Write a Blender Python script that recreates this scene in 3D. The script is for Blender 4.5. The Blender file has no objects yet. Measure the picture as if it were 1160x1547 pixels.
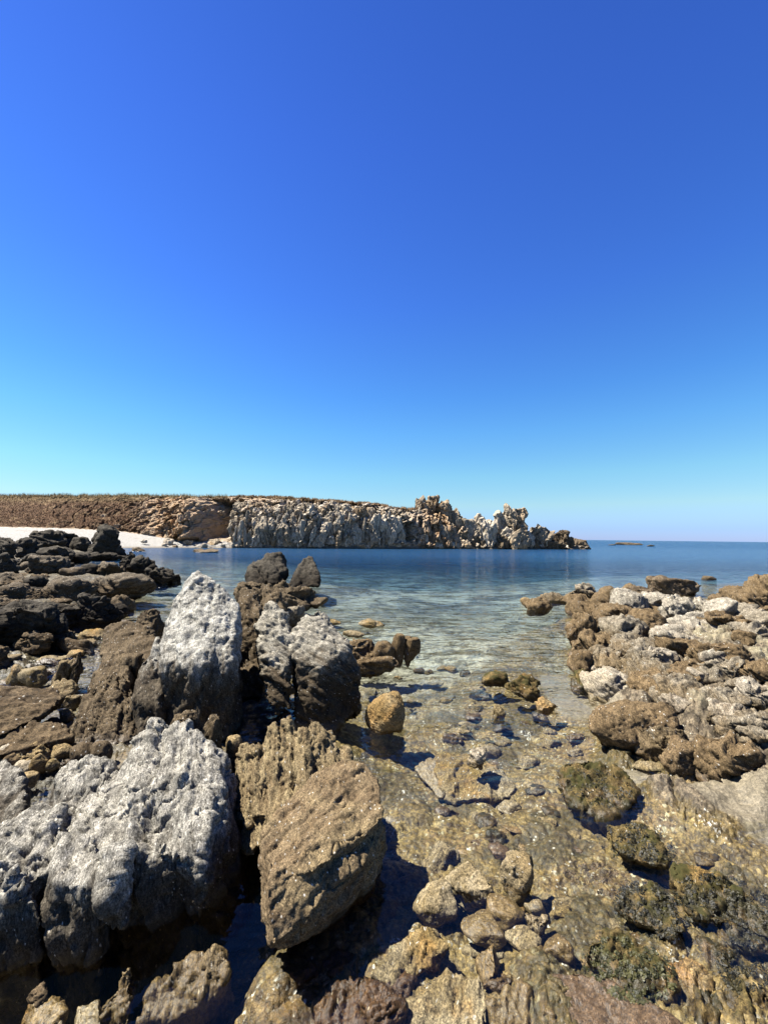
import bpy, bmesh, math, random, time
import numpy as np
from mathutils import Vector, Matrix
T0 = time.time()
# ------------------------------------------------------------------ camera, sky, sun, exposure
PW, PH = 1160.0, 1547.0                    # photograph size, used to turn directions into places
F = 600.0                                  # focal length in photograph pixels (ultra wide lens)
H = 2.2                                    # eye height above the water
CX, HY = 580.0, 812.1                      # where the horizon crosses the middle of the picture
ROLL = math.radians(0.66)
SUN_AZ, SUN_EL = math.radians(-82), math.radians(59)      # azimuth from +Y towards +X

scene = bpy.context.scene
cam_data = bpy.data.cameras.new("camera")
cam = bpy.data.objects.new("camera", cam_data)
scene.collection.objects.link(cam)
scene.camera = cam
cam.location = (0, 0, H)
cam_data.sensor_fit = 'VERTICAL'
cam_data.sensor_height = 36.0
cam_data.lens = 36.0 * F / PH
cam_data.shift_y = (HY - PH / 2) / PH
cam_data.clip_start = 0.05
cam_data.clip_end = 20000
cam.rotation_euler = (Matrix.Rotation(math.radians(90), 3, 'X') @ Matrix.Rotation(ROLL, 3, 'Z')).to_euler()

world = bpy.data.worlds.new("World")
scene.world = world
world.use_nodes = True
wn, wl = world.node_tree.nodes, world.node_tree.links
wn.clear()
w_out = wn.new('ShaderNodeOutputWorld')
w_bg = wn.new('ShaderNodeBackground')
sky = wn.new('ShaderNodeTexSky')
sky.sky_type = 'NISHITA'
sky.sun_disc = False
sky.sun_elevation = SUN_EL
sky.sun_rotation = SUN_AZ
sky.altitude = 0
sky.air_density = 1.0
sky.dust_density = 0.1
sky.ozone_density = 3.0
# the deep clear blue of this sky: the tint changes with the height above the horizon only
w_tc = wn.new('ShaderNodeTexCoord'); w_sep = wn.new('ShaderNodeSeparateXYZ'); w_ramp = wn.new('ShaderNodeValToRGB')
wl.new(w_tc.outputs['Generated'], w_sep.inputs[0]); wl.new(w_sep.outputs[2], w_ramp.inputs[0])
tints = [(0.0, (.64,.89,1.9)), (.025, (.68,.97,1.8)), (.08, (1.08,1.36,1.45)), (.15, (1.02,1.55,1.6)), (.25, (.8,1.52,1.95)),
         (.33, (.66,1.38,2.1)), (.5, (.56,1.12,2.25)), (.7, (.48,.92,2.1)), (1.0, (.34,.66,1.6))]
el = w_ramp.color_ramp.elements
while len(el) < len(tints): el.new(0.5)
for e, (p_, c_) in zip(el, tints):
    e.position = p_; e.color = (*[x / 2.8 for x in c_], 1)
w_mul = wn.new('ShaderNodeVectorMath'); w_mul.operation = 'MULTIPLY'
w_sc = wn.new('ShaderNodeVectorMath'); w_sc.operation = 'SCALE'; w_sc.inputs['Scale'].default_value = 1.26
wl.new(sky.outputs[0], w_mul.inputs[0]); wl.new(w_ramp.outputs[0], w_mul.inputs[1])
wl.new(w_mul.outputs[0], w_sc.inputs[0]); wl.new(w_sc.outputs[0], w_bg.inputs[0])
w_bg.inputs[1].default_value = 0.052
wl.new(w_bg.outputs[0], w_out.inputs[0])

sun_data = bpy.data.lights.new("sun", 'SUN')
sun = bpy.data.objects.new("sun", sun_data)
scene.collection.objects.link(sun)
sun_data.energy = 5.0
sun_data.angle = math.radians(0.5)
sun_data.color = (1.0, 0.95, 0.86)
SUNV = Vector((math.sin(SUN_AZ) * math.cos(SUN_EL), math.cos(SUN_AZ) * math.cos(SUN_EL), math.sin(SUN_EL)))
sun.rotation_euler = SUNV.to_track_quat('Z', 'Y').to_euler()

scene.view_settings.view_transform = 'Standard'
scene.view_settings.look = 'None'
scene.view_settings.exposure = 2.05
scene.view_settings.gamma = 1.0
scene.view_settings.use_curve_mapping = False
scene.render.engine = 'CYCLES'
scene.cycles.max_bounces = 6
scene.cycles.diffuse_bounces = 1
scene.cycles.transparent_max_bounces = 12
scene.cycles.use_denoising = True

# ------------------------------------------------------------------ numpy noise
def _h(x, y, z, s):
    h = (x * np.uint32(374761393) + y * np.uint32(668265263) + z * np.uint32(2147483647) + np.uint32((s * 974634777) & 0xffffffff))
    h = (h ^ (h >> np.uint32(13))) * np.uint32(1274126177)
    h = (h ^ (h >> np.uint32(16))) * np.uint32(2246822519)
    return h ^ (h >> np.uint32(15))

def _u(h):
    return (h & np.uint32(0xffffff)).astype(np.float32) / 16777216.0

G = np.array([(1,1,0),(-1,1,0),(1,-1,0),(-1,-1,0),(1,0,1),(-1,0,1),(1,0,-1),(-1,0,-1),
              (0,1,1),(0,-1,1),(0,1,-1),(0,-1,-1),(1,1,0),(0,-1,1),(-1,1,0),(0,-1,-1)], np.float32)

def perlin(p, seed=0):
    p = p.astype(np.float32)
    fl = np.floor(p)
    i = fl.astype(np.int64)
    f = p - fl
    w = f * f * f * (f * (f * 6 - 15) + 10)
    X = [(i[:, 0] + k).astype(np.uint32) for k in (0, 1)]
    Y = [(i[:, 1] + k).astype(np.uint32) for k in (0, 1)]
    Z = [(i[:, 2] + k).astype(np.uint32) for k in (0, 1)]
    r = 0
    for a in (0, 1):
        wa = w[:, 0] if a else 1 - w[:, 0]
        for b in (0, 1):
            wb = w[:, 1] if b else 1 - w[:, 1]
            for c in (0, 1):
                wc = w[:, 2] if c else 1 - w[:, 2]
                g = G[(_h(X[a], Y[b], Z[c], seed) & np.uint32(15)).astype(np.int64)]
                d = g[:, 0] * (f[:, 0] - a) + g[:, 1] * (f[:, 1] - b) + g[:, 2] * (f[:, 2] - c)
                r = r + wa * wb * wc * d
    return r

def fbm(p, octv=4, seed=0, rough=0.5):
    a, s, r = 1.0, 0.0, 0
    for k in range(octv):
        r = r + a * perlin(p * (2.03 ** k) + 17.3 * k, seed + k)
        s += a
        a *= rough
    return r / s * 1.6

def ridged(p, octv=4, seed=0, rough=0.55):
    a, s, r = 1.0, 0.0, 0
    for k in range(octv):
        r = r + a * (1 - 2 * np.abs(perlin(p * (2.03 ** k) + 9.1 * k, seed + k)))
        s += a
        a *= rough
    return r / s

def vor(p, seed=0, dims=3):
    """F1, F2, cell value"""
    p = p.astype(np.float32)
    fl = np.floor(p)
    i = fl.astype(np.int64)
    f = p - fl
    n = len(p)
    f1 = np.full(n, 9.0, np.float32); f2 = f1.copy(); cv = np.zeros(n, np.float32)
    for a in (-1, 0, 1):
        for b in (-1, 0, 1):
            for c in ((-1, 0, 1) if dims == 3 else (0,)):
                x, y, z = ((i[:, k] + o).astype(np.uint32) for k, o in enumerate((a, b, c)))
                h1 = _h(x, y, z, seed); h2 = h1 * np.uint32(747796405) + np.uint32(2891336453); h2 ^= h2 >> np.uint32(14)
                h3 = h2 * np.uint32(277803737) + np.uint32(12345); h3 ^= h3 >> np.uint32(15)
                d = (a + _u(h1) - f[:, 0]) ** 2 + (b + _u(h2) - f[:, 1]) ** 2
                if dims == 3:
                    d = d + (c + _u(h3) - f[:, 2]) ** 2
                near = d < f1
                f2 = np.where(near, f1, np.minimum(f2, d))
                cv = np.where(near, _u(h3 ^ (h1 >> np.uint32(3))), cv)
                f1 = np.where(near, d, f1)
    return np.sqrt(f1), np.sqrt(f2), cv

def sstep(a, b, x):
    t = np.clip((x - a) / (b - a), 0, 1)
    return t * t * (3 - 2 * t)

# ------------------------------------------------------------------ pixels <-> places
CR, SR = math.cos(ROLL), math.sin(ROLL)
def unroll(px, py):
    dx, dy = px - CX, py - HY
    return dx * CR + dy * SR, -dx * SR + dy * CR
def P(px, py, Y):
    u, v = unroll(px, py)
    return Vector((u / F * Y, Y, H - v / F * Y))
def PZ(px, py, z=0.0):
    u, v = unroll(px, py)
    Y = (H - z) * F / max(v, 0.5)
    return Vector((u / F * Y, Y, z))

# ------------------------------------------------------------------ object helpers
def tag(o, label=None, cat=None, group=None, kind=None):
    if label: o['label'] = label
    if cat: o['category'] = cat
    if group: o['group'] = group
    if kind: o['kind'] = kind
    return o

def mesh_np(name, v, f, smooth=True):
    """v (n,3), f (m,k) with k fixed"""
    me = bpy.data.meshes.new(name)
    n, k = f.shape
    me.vertices.add(len(v)); me.vertices.foreach_set('co', v.astype(np.float32).ravel())
    me.loops.add(n * k); me.loops.foreach_set('vertex_index', f.astype(np.int32).ravel())
    me.polygons.add(n); me.polygons.foreach_set('loop_start', np.arange(0, n * k, k, dtype=np.int32))
    me.polygons.foreach_set('loop_total', np.full(n, k, np.int32))
    me.update(calc_edges=True)
    me.polygons.foreach_set('use_smooth', np.full(n, smooth))
    me.update()
    return me

def link(name, me, mat=None, parent=None, loc=None):
    o = bpy.data.objects.new(name, me)
    if mat is not None:
        me.materials.clear(); me.materials.append(mat)
    scene.collection.objects.link(o)
    if parent: o.parent = parent
    if loc is not None: o.location = loc
    return o

def get_v(me, what='co'):
    a = np.empty(len(me.vertices) * 3, np.float32)
    if what == 'co': me.vertices.foreach_get('co', a)
    else: me.vertices.foreach_get('normal', a)
    return a.reshape(-1, 3)

def set_v(me, v):
    me.vertices.foreach_set('co', v.astype(np.float32).ravel()); me.update()

ICO = {}
def ico(level):
    if level not in ICO:
        bm = bmesh.new(); bmesh.ops.create_icosphere(bm, subdivisions=level, radius=1)
        bm.verts.ensure_lookup_table()
        v = np.array([x.co[:] for x in bm.verts], np.float32)
        f = np.array([[q.index for q in x.verts] for x in bm.faces], np.int32)
        v /= np.linalg.norm(v, axis=1)[:, None]
        ICO[level] = (v, f); bm.free()
    return ICO[level]

def frame(n):
    n = np.array(n, np.float64); n /= np.linalg.norm(n)
    a = np.array((0, 0, 1.0)) if abs(n[2]) < 0.8 else np.array((1.0, 0, 0))
    e1 = np.cross(a, n); e1 /= np.linalg.norm(e1)
    e2 = np.cross(n, e1)
    return np.stack([e1, e2, n], 1).astype(np.float32)

def weather(v, nrm, s, seed=0, bed=(0.2, -0.3, 0.93), big=0.10, mid=0.05, fine=0.016, strata=0.05, crack=0.06, block=0.04, pit=0.0, lay=5.0):
    """displace the vertices of a rock of size s along their normals: bulges, blocks, bedding, cracks"""
    B = frame(bed)
    q = v @ B
    w = v / s
    d = big * s * fbm(w * 1.7, 3, seed)
    wob = fbm(w * 2.3, 2, seed + 11) * 0.35
    if block:
        qb = q / s * np.array((2.2, 2.2, 3.6), np.float32) + 0.25 * np.stack([fbm(w * 4, 2, seed + 5)] * 3, 1)
        f1, f2, cv = vor(qb, seed + 2)
        d += block * s * (cv - 0.5) * 1.6 * sstep(0.0, 0.12, f2 - f1) - 0.35 * block * s * (1 - sstep(0, 0.10, f2 - f1))
    if strata:
        L = q[:, 2] / s * lay + wob * 1.6
        k = np.floor(L); fr = L - k
        z = np.zeros(len(L), np.uint32)
        hv0 = _u(_h((k + 1000).astype(np.int64).astype(np.uint32), z, z, seed + 3))
        hv1 = _u(_h((k + 1001).astype(np.int64).astype(np.uint32), z, z, seed + 3))
        t = sstep(0.75, 1.0, fr)
        d += strata * s * ((hv0 * (1 - t) + hv1 * t) - 0.5)
        d += strata * 0.55 * s * fbm(q / s * np.array((1.5, 1.5, lay * 2.2), np.float32) + 3, 3, seed + 7)
        d -= strata * 0.5 * s * np.exp(-((fr - 0.97) / 0.07) ** 2) * sstep(-0.3, 0.3, fbm(w * 3, 2, seed + 9))
    if crack:
        mk = sstep(-0.12, 0.12, fbm(w * 1.1 + 31, 2, seed + 19))
        c = fbm(q / s * np.array((2.6, 1.1, 2.0), np.float32) + 5, 3, seed + 13)
        d -= crack * s * np.exp(-(c / 0.022) ** 2) * mk
        c = fbm(q / s * np.array((1.3, 1.3, 5.0), np.float32) + 15, 3, seed + 17)
        d -= 0.6 * crack * s * np.exp(-(c / 0.03) ** 2) * (1 - 0.7 * mk)
    d += mid * s * ridged(w * 4.5, 3, seed + 21) * 0.6
    d += fine * s * fbm(w * 16, 3, seed + 31, 0.65)
    if pit:
        f1, f2, cv = vor(w * 14, seed + 41)
        d -= pit * s * np.clip(1 - f1 / 0.4, 0, 1) * (cv > 0.62)
    return v + nrm * d[:, None]

def build_hulls(hulls, voxel, smooth=4):
    """union of convex hulls -> evenly meshed closed body (arrays v, f)"""
    bm = bmesh.new()
    for pts in hulls:
        vs = [bm.verts.new(p) for p in pts]
        r = bmesh.ops.convex_hull(bm, input=vs)
        bmesh.ops.delete(bm, geom=[g for g in set(r['geom_interior'] + r['geom_unused']) if isinstance(g, bmesh.types.BMVert) and g.is_valid], context='VERTS')
    bmesh.ops.recalc_face_normals(bm, faces=bm.faces)
    me = bpy.data.meshes.new('tmp'); bm.to_mesh(me); bm.free()
    o = bpy.data.objects.new('tmp', me); scene.collection.objects.link(o)
    m = o.modifiers.new('r', 'REMESH'); m.mode = 'VOXEL'; m.voxel_size = voxel; m.adaptivity = 0
    m2 = o.modifiers.new('s', 'SMOOTH'); m2.factor = 0.5; m2.iterations = smooth
    dg = bpy.context.evaluated_depsgraph_get()
    ev = o.evaluated_get(dg).to_mesh()
    n = len(ev.vertices)
    v = get_v(ev).copy()
    nf = len(ev.polygons)
    f = np.empty(nf * 4, np.int32); ev.loops.foreach_get('vertex_index', f); f = f.reshape(-1, 4)
    o.evaluated_get(dg).to_mesh_clear()
    bpy.data.objects.remove(o); bpy.data.meshes.remove(me)
    return v, f


# ------------------------------------------------------------------ materials
class N:
    """small helper to write node trees"""
    def __init__(s, mat):
        mat.use_nodes = True
        s.nt = mat.node_tree; s.nt.nodes.clear()
        s.out = s.nt.nodes.new('ShaderNodeOutputMaterial')
    def n(s, t, **kw):
        nd = s.nt.nodes.new(t)
        for k, v in kw.items(): setattr(nd, k, v)
        return nd
    def set(s, sock, val):
        if isinstance(val, bpy.types.NodeSocket): s.nt.links.new(val, sock)
        elif isinstance(val, (tuple, list)) and len(val) == 3 and sock.type == 'RGBA': sock.default_value = (*val, 1)
        else: sock.default_value = val
    def math(s, op, a, b=None, clamp=False):
        nd = s.n('ShaderNodeMath', operation=op, use_clamp=clamp)
        s.set(nd.inputs[0], a)
        if b is not None: s.set(nd.inputs[1], b)
        return nd.outputs[0]
    def vmul(s, a, b):
        nd = s.n('ShaderNodeVectorMath', operation='MULTIPLY')
        s.set(nd.inputs[0], a); s.set(nd.inputs[1], b)
        return nd.outputs[0]
    def noise(s, vec, scale, detail=4, rough=0.55, dist=0.0):
        nd = s.n('ShaderNodeTexNoise')
        s.set(nd.inputs['Vector'], vec); nd.inputs['Scale'].default_value = scale
        nd.inputs['Detail'].default_value = detail; nd.inputs['Roughness'].default_value = rough
        nd.inputs['Distortion'].default_value = dist
        return nd.outputs[0]
    def voro(s, vec, scale, feature='F1', out='Distance', rnd=1.0):
        nd = s.n('ShaderNodeTexVoronoi', feature=feature)
        s.set(nd.inputs['Vector'], vec); nd.inputs['Scale'].default_value = scale
        nd.inputs['Randomness'].default_value = rnd
        return nd.outputs[out]
    def ss(s, x, a, b, lo=0.0, hi=1.0):
        nd = s.n('ShaderNodeMapRange', interpolation_type='SMOOTHSTEP')
        s.set(nd.inputs['Value'], x)
        nd.inputs['From Min'].default_value = a; nd.inputs['From Max'].default_value = b
        nd.inputs['To Min'].default_value = lo; nd.inputs['To Max'].default_value = hi
        return nd.outputs[0]
    def mix(s, fac, a, b):
        nd = s.n('ShaderNodeMix', data_type='RGBA')
        s.set(nd.inputs[0], fac); s.set(nd.inputs[6], a); s.set(nd.inputs[7], b)
        return nd.outputs[2]
    def bump(s, h, strength, dist, normal=None):
        nd = s.n('ShaderNodeBump')
        s.set(nd.inputs['Strength'], strength); nd.inputs['Distance'].default_value = dist
        s.set(nd.inputs['Height'], h)
        if normal is not None: s.set(nd.inputs['Normal'], normal)
        return nd.outputs[0]

def stretch(g, vec, bed, k):
    """coordinates squeezed k times along the bedding normal"""
    B = frame(bed); M = Matrix([list(map(float, B[:, i])) for i in range(3)])
    e = M.to_4x4().to_euler()
    nd = g.n('ShaderNodeMapping', vector_type='POINT')
    g.set(nd.inputs['Vector'], vec); nd.inputs['Rotation'].default_value = e
    return g.vmul(nd.outputs[0], (1.0, 1.0, k))

def rock_mat(name, c1, c2, c3, bleach=None, white=(0.62, 0.6, 0.56), zb=(0.3, 0.8), bleach_amt=1.0,
             fleck=0.0, fleck_col=(0.7, 0.66, 0.58), sc=1.0, bed=(0.2, -0.3, 0.93), wet=0.12, wetcol=(0.07, 0.05, 0.022),
             bumps=1.0, ochre=0.0, black=0.3, algae=0.0):
    c1, c2, c3 = (tuple(a * q_ for a, q_ in zip(c, (0.40, 0.385, 0.36))) for c in (c1, c2, c3)); white = tuple(a * k_ for a, k_ in zip(white, (0.405, 0.392, 0.355))); fleck_col = tuple(a * 0.42 for a in fleck_col); wetcol = wetcol
    m = bpy.data.materials.new(name); g = N(m)
    geo = g.n('ShaderNodeNewGeometry'); pos = geo.outputs['Position']
    sep = g.n('ShaderNodeSeparateXYZ'); g.set(sep.inputs[0], pos); z = sep.outputs[2]
    sq = stretch(g, pos, bed, 4.0)
    n_big = g.noise(pos, 1.3 * sc, 4, 0.6)
    n_mid = g.noise(sq, 5 * sc, 6, 0.65, 0.4)
    n_fin = g.noise(pos, 38 * sc, 5, 0.7)
    col = g.mix(g.ss(n_mid, 0.38, 0.62), c1, c2)
    col = g.mix(g.ss(n_big, 0.45, 0.66), col, c3)
    if ochre:
        col = g.mix(g.math('MULTIPLY', g.ss(g.noise(pos, 2.7 * sc, 4, 0.6), 0.54, 0.68), ochre), col, (0.22, 0.12, 0.035))
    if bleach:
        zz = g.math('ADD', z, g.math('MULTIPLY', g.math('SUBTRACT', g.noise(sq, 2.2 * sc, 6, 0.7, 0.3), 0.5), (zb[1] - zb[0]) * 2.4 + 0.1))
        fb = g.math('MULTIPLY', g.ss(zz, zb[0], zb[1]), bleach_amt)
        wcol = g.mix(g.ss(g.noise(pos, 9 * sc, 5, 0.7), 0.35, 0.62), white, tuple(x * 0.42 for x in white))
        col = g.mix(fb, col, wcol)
    # dark lichen and grime in small blotches
    bl = g.math('MULTIPLY', g.ss(g.noise(sq, 14 * sc, 6, 0.72, 0.5), 0.53, 0.66), black)
    col = g.mix(bl, col, (0.018, 0.016, 0.012))
    if fleck:
        vd = g.voro(g.vmul(sq, (1, 1, 0.8)), 26 * sc, 'F1', 'Distance')
        vc = g.n('ShaderNodeSeparateColor'); g.set(vc.inputs[0], g.voro(g.vmul(sq, (1, 1, 0.8)), 26 * sc, 'F1', 'Color'))
        ff = g.math('MULTIPLY', g.math('LESS_THAN', vd, 0.26), g.math('GREATER_THAN', vc.outputs[0], 1 - fleck))
        ff = g.math('MULTIPLY', ff, g.ss(n_big, 0.35, 0.55, 0.35, 1))
        col = g.mix(ff, col, fleck_col)
    # dark foliation lines following the bedding
    s8 = stretch(g, pos, bed, 9.0)
    fl = g.math('ABSOLUTE', g.math('SUBTRACT', g.noise(s8, 4.5 * sc, 5, 0.65, 0.25), 0.5))
    fl = g.math('MULTIPLY', g.ss(fl, 0.004, 0.022, 1, 0), g.ss(g.noise(pos, 3.1 * sc, 3, 0.6), 0.42, 0.6))
    col = g.mix(g.math('MULTIPLY', fl, 0.8), col, (0.014, 0.012, 0.009))
    # salt and pepper grain
    gr = g.noise(pos, 90 * sc, 3, 0.8)
    mul = g.n('ShaderNodeMix', data_type='RGBA', blend_type='MULTIPLY'); mul.inputs[0].default_value = 0.95
    gray = g.n('ShaderNodeCombineColor'); gv = g.math('MULTIPLY', g.ss(gr, 0.3, 0.7, 0.35, 1.6), g.ss(g.noise(sq, 30 * sc, 4, 0.75), 0.34, 0.66, 0.55, 1.42))
    for k in range(3): g.set(gray.inputs[k], gv)
    g.set(mul.inputs[6], col); g.set(mul.inputs[7], gray.outputs[0]); col = mul.outputs[2]
    if algae:
        fa = g.math('MULTIPLY', g.ss(g.noise(pos, 7 * sc, 5, 0.7), 0.42, 0.6), algae)
        col = g.mix(fa, col, (0.022, 0.022, 0.007))
    # wet band at the waterline
    zw = g.math('ADD', z, g.math('MULTIPLY', g.math('SUBTRACT', g.noise(pos, 3.0 * sc, 4, 0.6), 0.5), wet * 1.6))
    fw = g.ss(zw, 0.02, wet, 1.0, 0.0)
    wc = g.n('ShaderNodeMix', data_type='RGBA', blend_type='MULTIPLY'); wc.inputs[0].default_value = 1.0
    g.set(wc.inputs[6], col); g.set(wc.inputs[7], (0.62, 0.55, 0.4))
    col = g.mix(fw, col, wc.outputs[2])
    bs = g.n('ShaderNodeBsdfPrincipled')
    g.set(bs.inputs['Base Color'], col)
    g.set(bs.inputs['Roughness'], g.math('SUBTRACT', 0.88, g.math('MULTIPLY', fw, 0.45)))
    g.set(bs.inputs['Specular IOR Level'], g.math('ADD', 0.08, g.math('MULTIPLY', fw, 0.25)))
    b1 = g.bump(n_mid, 0.5 * bumps, 0.035 / sc)
    b2 = g.bump(g.noise(sq, 17 * sc, 6, 0.75), 0.55 * bumps, 0.014 / sc, b1)
    b3 = g.bump(n_fin, 0.55 * bumps, 0.007 / sc, b2)
    g.set(bs.inputs['Normal'], b3)
    g.nt.links.new(bs.outputs[0], g.out.inputs[0])
    return m

VERT = (0.93, 0.30, 0.2)          # steep foliation seen in the left and middle rocks
DIP = (0.35, -0.62, 0.70)         # foliation of the right outcrop, dipping to the right and away
MAT = {
 'white':  rock_mat('bleached_granite_foot_shade', (0.08,0.07,0.055), (0.17,0.15,0.12), (0.11,0.095,0.075), True, zb=(0.24,0.42), bleach_amt=0.92, black=0.85, sc=1.2, bed=VERT, fleck=0.12),  # bleached crest; brown below the light-shade line, painting in the shaded face
 'whiter': rock_mat('guano_white_granite_foot_shade', (0.08,0.065,0.045), (0.16,0.135,0.10), (0.11,0.09,0.07), True, white=(0.70,0.69,0.66), zb=(0.55,1.0), black=0.3, sc=1.0, bed=VERT, fleck=0.1),  # white stops at the terminator, so the foot's shade is partly painted
 'split':  rock_mat('pale_crusted_gneiss_foot_shade', (0.07,0.052,0.033), (0.13,0.10,0.066), (0.09,0.07,0.045), True, white=(0.56,0.53,0.47), zb=(0.5,0.92), black=0.45, sc=1.1, bed=(0.5,0.5,0.7), fleck=0.1),  # pale crust above; base browns darkened to paint shade into the lower part
 'slab':   rock_mat('speckled_gneiss', (0.19,0.138,0.082), (0.27,0.205,0.125), (0.37,0.29,0.165), fleck=0.16, black=0.55, sc=1.5, bed=(0.45,-0.35,0.8), bumps=0.8),
 'brown':  rock_mat('brown_schist', (0.10,0.075,0.046), (0.21,0.163,0.104), (0.15,0.113,0.07), black=0.5, fleck=0.1, bed=VERT),
 'rib':    rock_mat('ribbed_schist', (0.20,0.15,0.085), (0.36,0.29,0.17), (0.26,0.205,0.12), black=0.45, fleck=0.08, bed=VERT),
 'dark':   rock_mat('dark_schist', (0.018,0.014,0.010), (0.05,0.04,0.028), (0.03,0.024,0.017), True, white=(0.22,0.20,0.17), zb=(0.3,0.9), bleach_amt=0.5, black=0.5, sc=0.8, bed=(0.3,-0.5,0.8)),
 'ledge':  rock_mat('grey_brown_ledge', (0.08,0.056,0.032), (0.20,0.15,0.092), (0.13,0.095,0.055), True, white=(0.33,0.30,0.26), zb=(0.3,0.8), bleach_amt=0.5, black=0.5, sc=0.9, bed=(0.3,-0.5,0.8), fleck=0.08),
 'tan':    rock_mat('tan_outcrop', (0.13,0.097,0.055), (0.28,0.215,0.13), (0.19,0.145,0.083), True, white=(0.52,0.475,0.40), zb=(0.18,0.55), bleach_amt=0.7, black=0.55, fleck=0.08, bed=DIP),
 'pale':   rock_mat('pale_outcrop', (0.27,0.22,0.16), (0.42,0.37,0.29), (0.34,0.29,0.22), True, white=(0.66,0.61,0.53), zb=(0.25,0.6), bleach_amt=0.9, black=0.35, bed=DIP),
 'bould':  rock_mat('brown_boulder', (0.14,0.10,0.054), (0.26,0.19,0.108), (0.20,0.145,0.083), black=0.35, fleck=0.1, bed=DIP, bumps=0.8),
 'gold':   rock_mat('golden_stone', (0.33,0.25,0.13), (0.42,0.33,0.19), (0.30,0.20,0.08), black=0.3, ochre=0.5, wet=0.04),
 'cream':  rock_mat('cream_stone', (0.42,0.37,0.28), (0.56,0.51,0.42), (0.46,0.40,0.30), black=0.25, wet=0.04),
 'barn':   rock_mat('barnacled_stone', (0.28,0.22,0.125), (0.38,0.31,0.19), (0.25,0.19,0.10), black=0.2, fleck=0.3, fleck_col=(0.66,0.62,0.54), sc=1.6, wet=0.03),
 'purple': rock_mat('purple_brown_slab', (0.21,0.155,0.115), (0.27,0.20,0.15), (0.17,0.12,0.085), black=0.3, fleck=0.08, sc=1.4, bed=DIP, wet=0.04),
 'algae':  rock_mat('weedy_stone', (0.11, 0.085, 0.035), (0.22, 0.165, 0.07), (0.16, 0.11, 0.045), black=0.7, algae=0.9, ochre=0.25, bed=DIP, wet=0.06, fleck=0.06),
 'rust':   rock_mat('rusty_wet_rock', (0.12,0.07,0.035), (0.20,0.12,0.055), (0.10,0.06,0.03), black=0.45, ochre=0.5, fleck=0.1, bed=(0.8,-0.2,0.4), wet=0.2),
 'under':  rock_mat('submerged_rock', (0.27,0.215,0.12), (0.38,0.32,0.21), (0.25,0.18,0.07), black=0.35, ochre=0.4, fleck=0.1, bed=DIP, wet=0.02),
 'reef':   rock_mat('far_reef_rock', (0.15,0.11,0.07), (0.25,0.20,0.14), (0.20,0.155,0.10), black=0.3, sc=0.4, bed=DIP),
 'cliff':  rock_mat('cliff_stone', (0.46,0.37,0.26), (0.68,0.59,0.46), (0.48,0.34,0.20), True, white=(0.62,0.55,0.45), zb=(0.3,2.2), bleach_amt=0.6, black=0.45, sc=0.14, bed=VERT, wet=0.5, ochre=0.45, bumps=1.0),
 'cliffo': rock_mat('orange_cliff_stone', (0.46,0.36,0.25), (0.66,0.55,0.41), (0.50,0.35,0.20), black=0.35, sc=0.16, bed=VERT, wet=0.5, ochre=0.35),
 'cliffw': rock_mat('white_cliff_stone', (0.62, 0.54, 0.42), (0.85, 0.78, 0.66), (0.70, 0.61, 0.48), black=0.35, sc=0.16, bed=VERT, wet=0.5, ochre=0.15),
}
BED = {'right': DIP, 'vert': VERT, 'left': (0.3, -0.5, 0.8)}

# ------------------------------------------------------------------ rocks
SHAPE = {   # how each kind of stone has weathered
 'craggy': dict(big=0.06, mid=0.02, fine=0.018, strata=0.17, crack=0.10, block=0.12),
 'round':  dict(big=0.09, mid=0.025, fine=0.012, strata=0.02, crack=0.02, block=0.02),
 'layer':  dict(big=0.06, mid=0.02, fine=0.014, strata=0.17, crack=0.07, block=0.05, lay=6.0),
 'rough':  dict(big=0.06, mid=0.02, fine=0.016, strata=0.08, crack=0.08, block=0.06, pit=0.012),
}
def poly_unit(dirs, rng, nplanes=12, p=14.0, flat=0.0):
    nn = rng.normal(size=(nplanes, 3)); nn /= np.linalg.norm(nn, axis=1)[:, None]
    nn = np.vstack([nn, [(0, 0, 1), (0, 0, -1)]])
    dd = rng.uniform(0.62, 1.0, len(nn)); dd[-2] = rng.uniform(0.75, 1.0) - flat
    c = np.clip(dirs @ nn.T / dd, 0, None)
    r = (np.sum(c ** p, axis=1) + 0.55 ** p) ** (-1 / p)
    return dirs * np.minimum(r, 1.35)[:, None]

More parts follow.
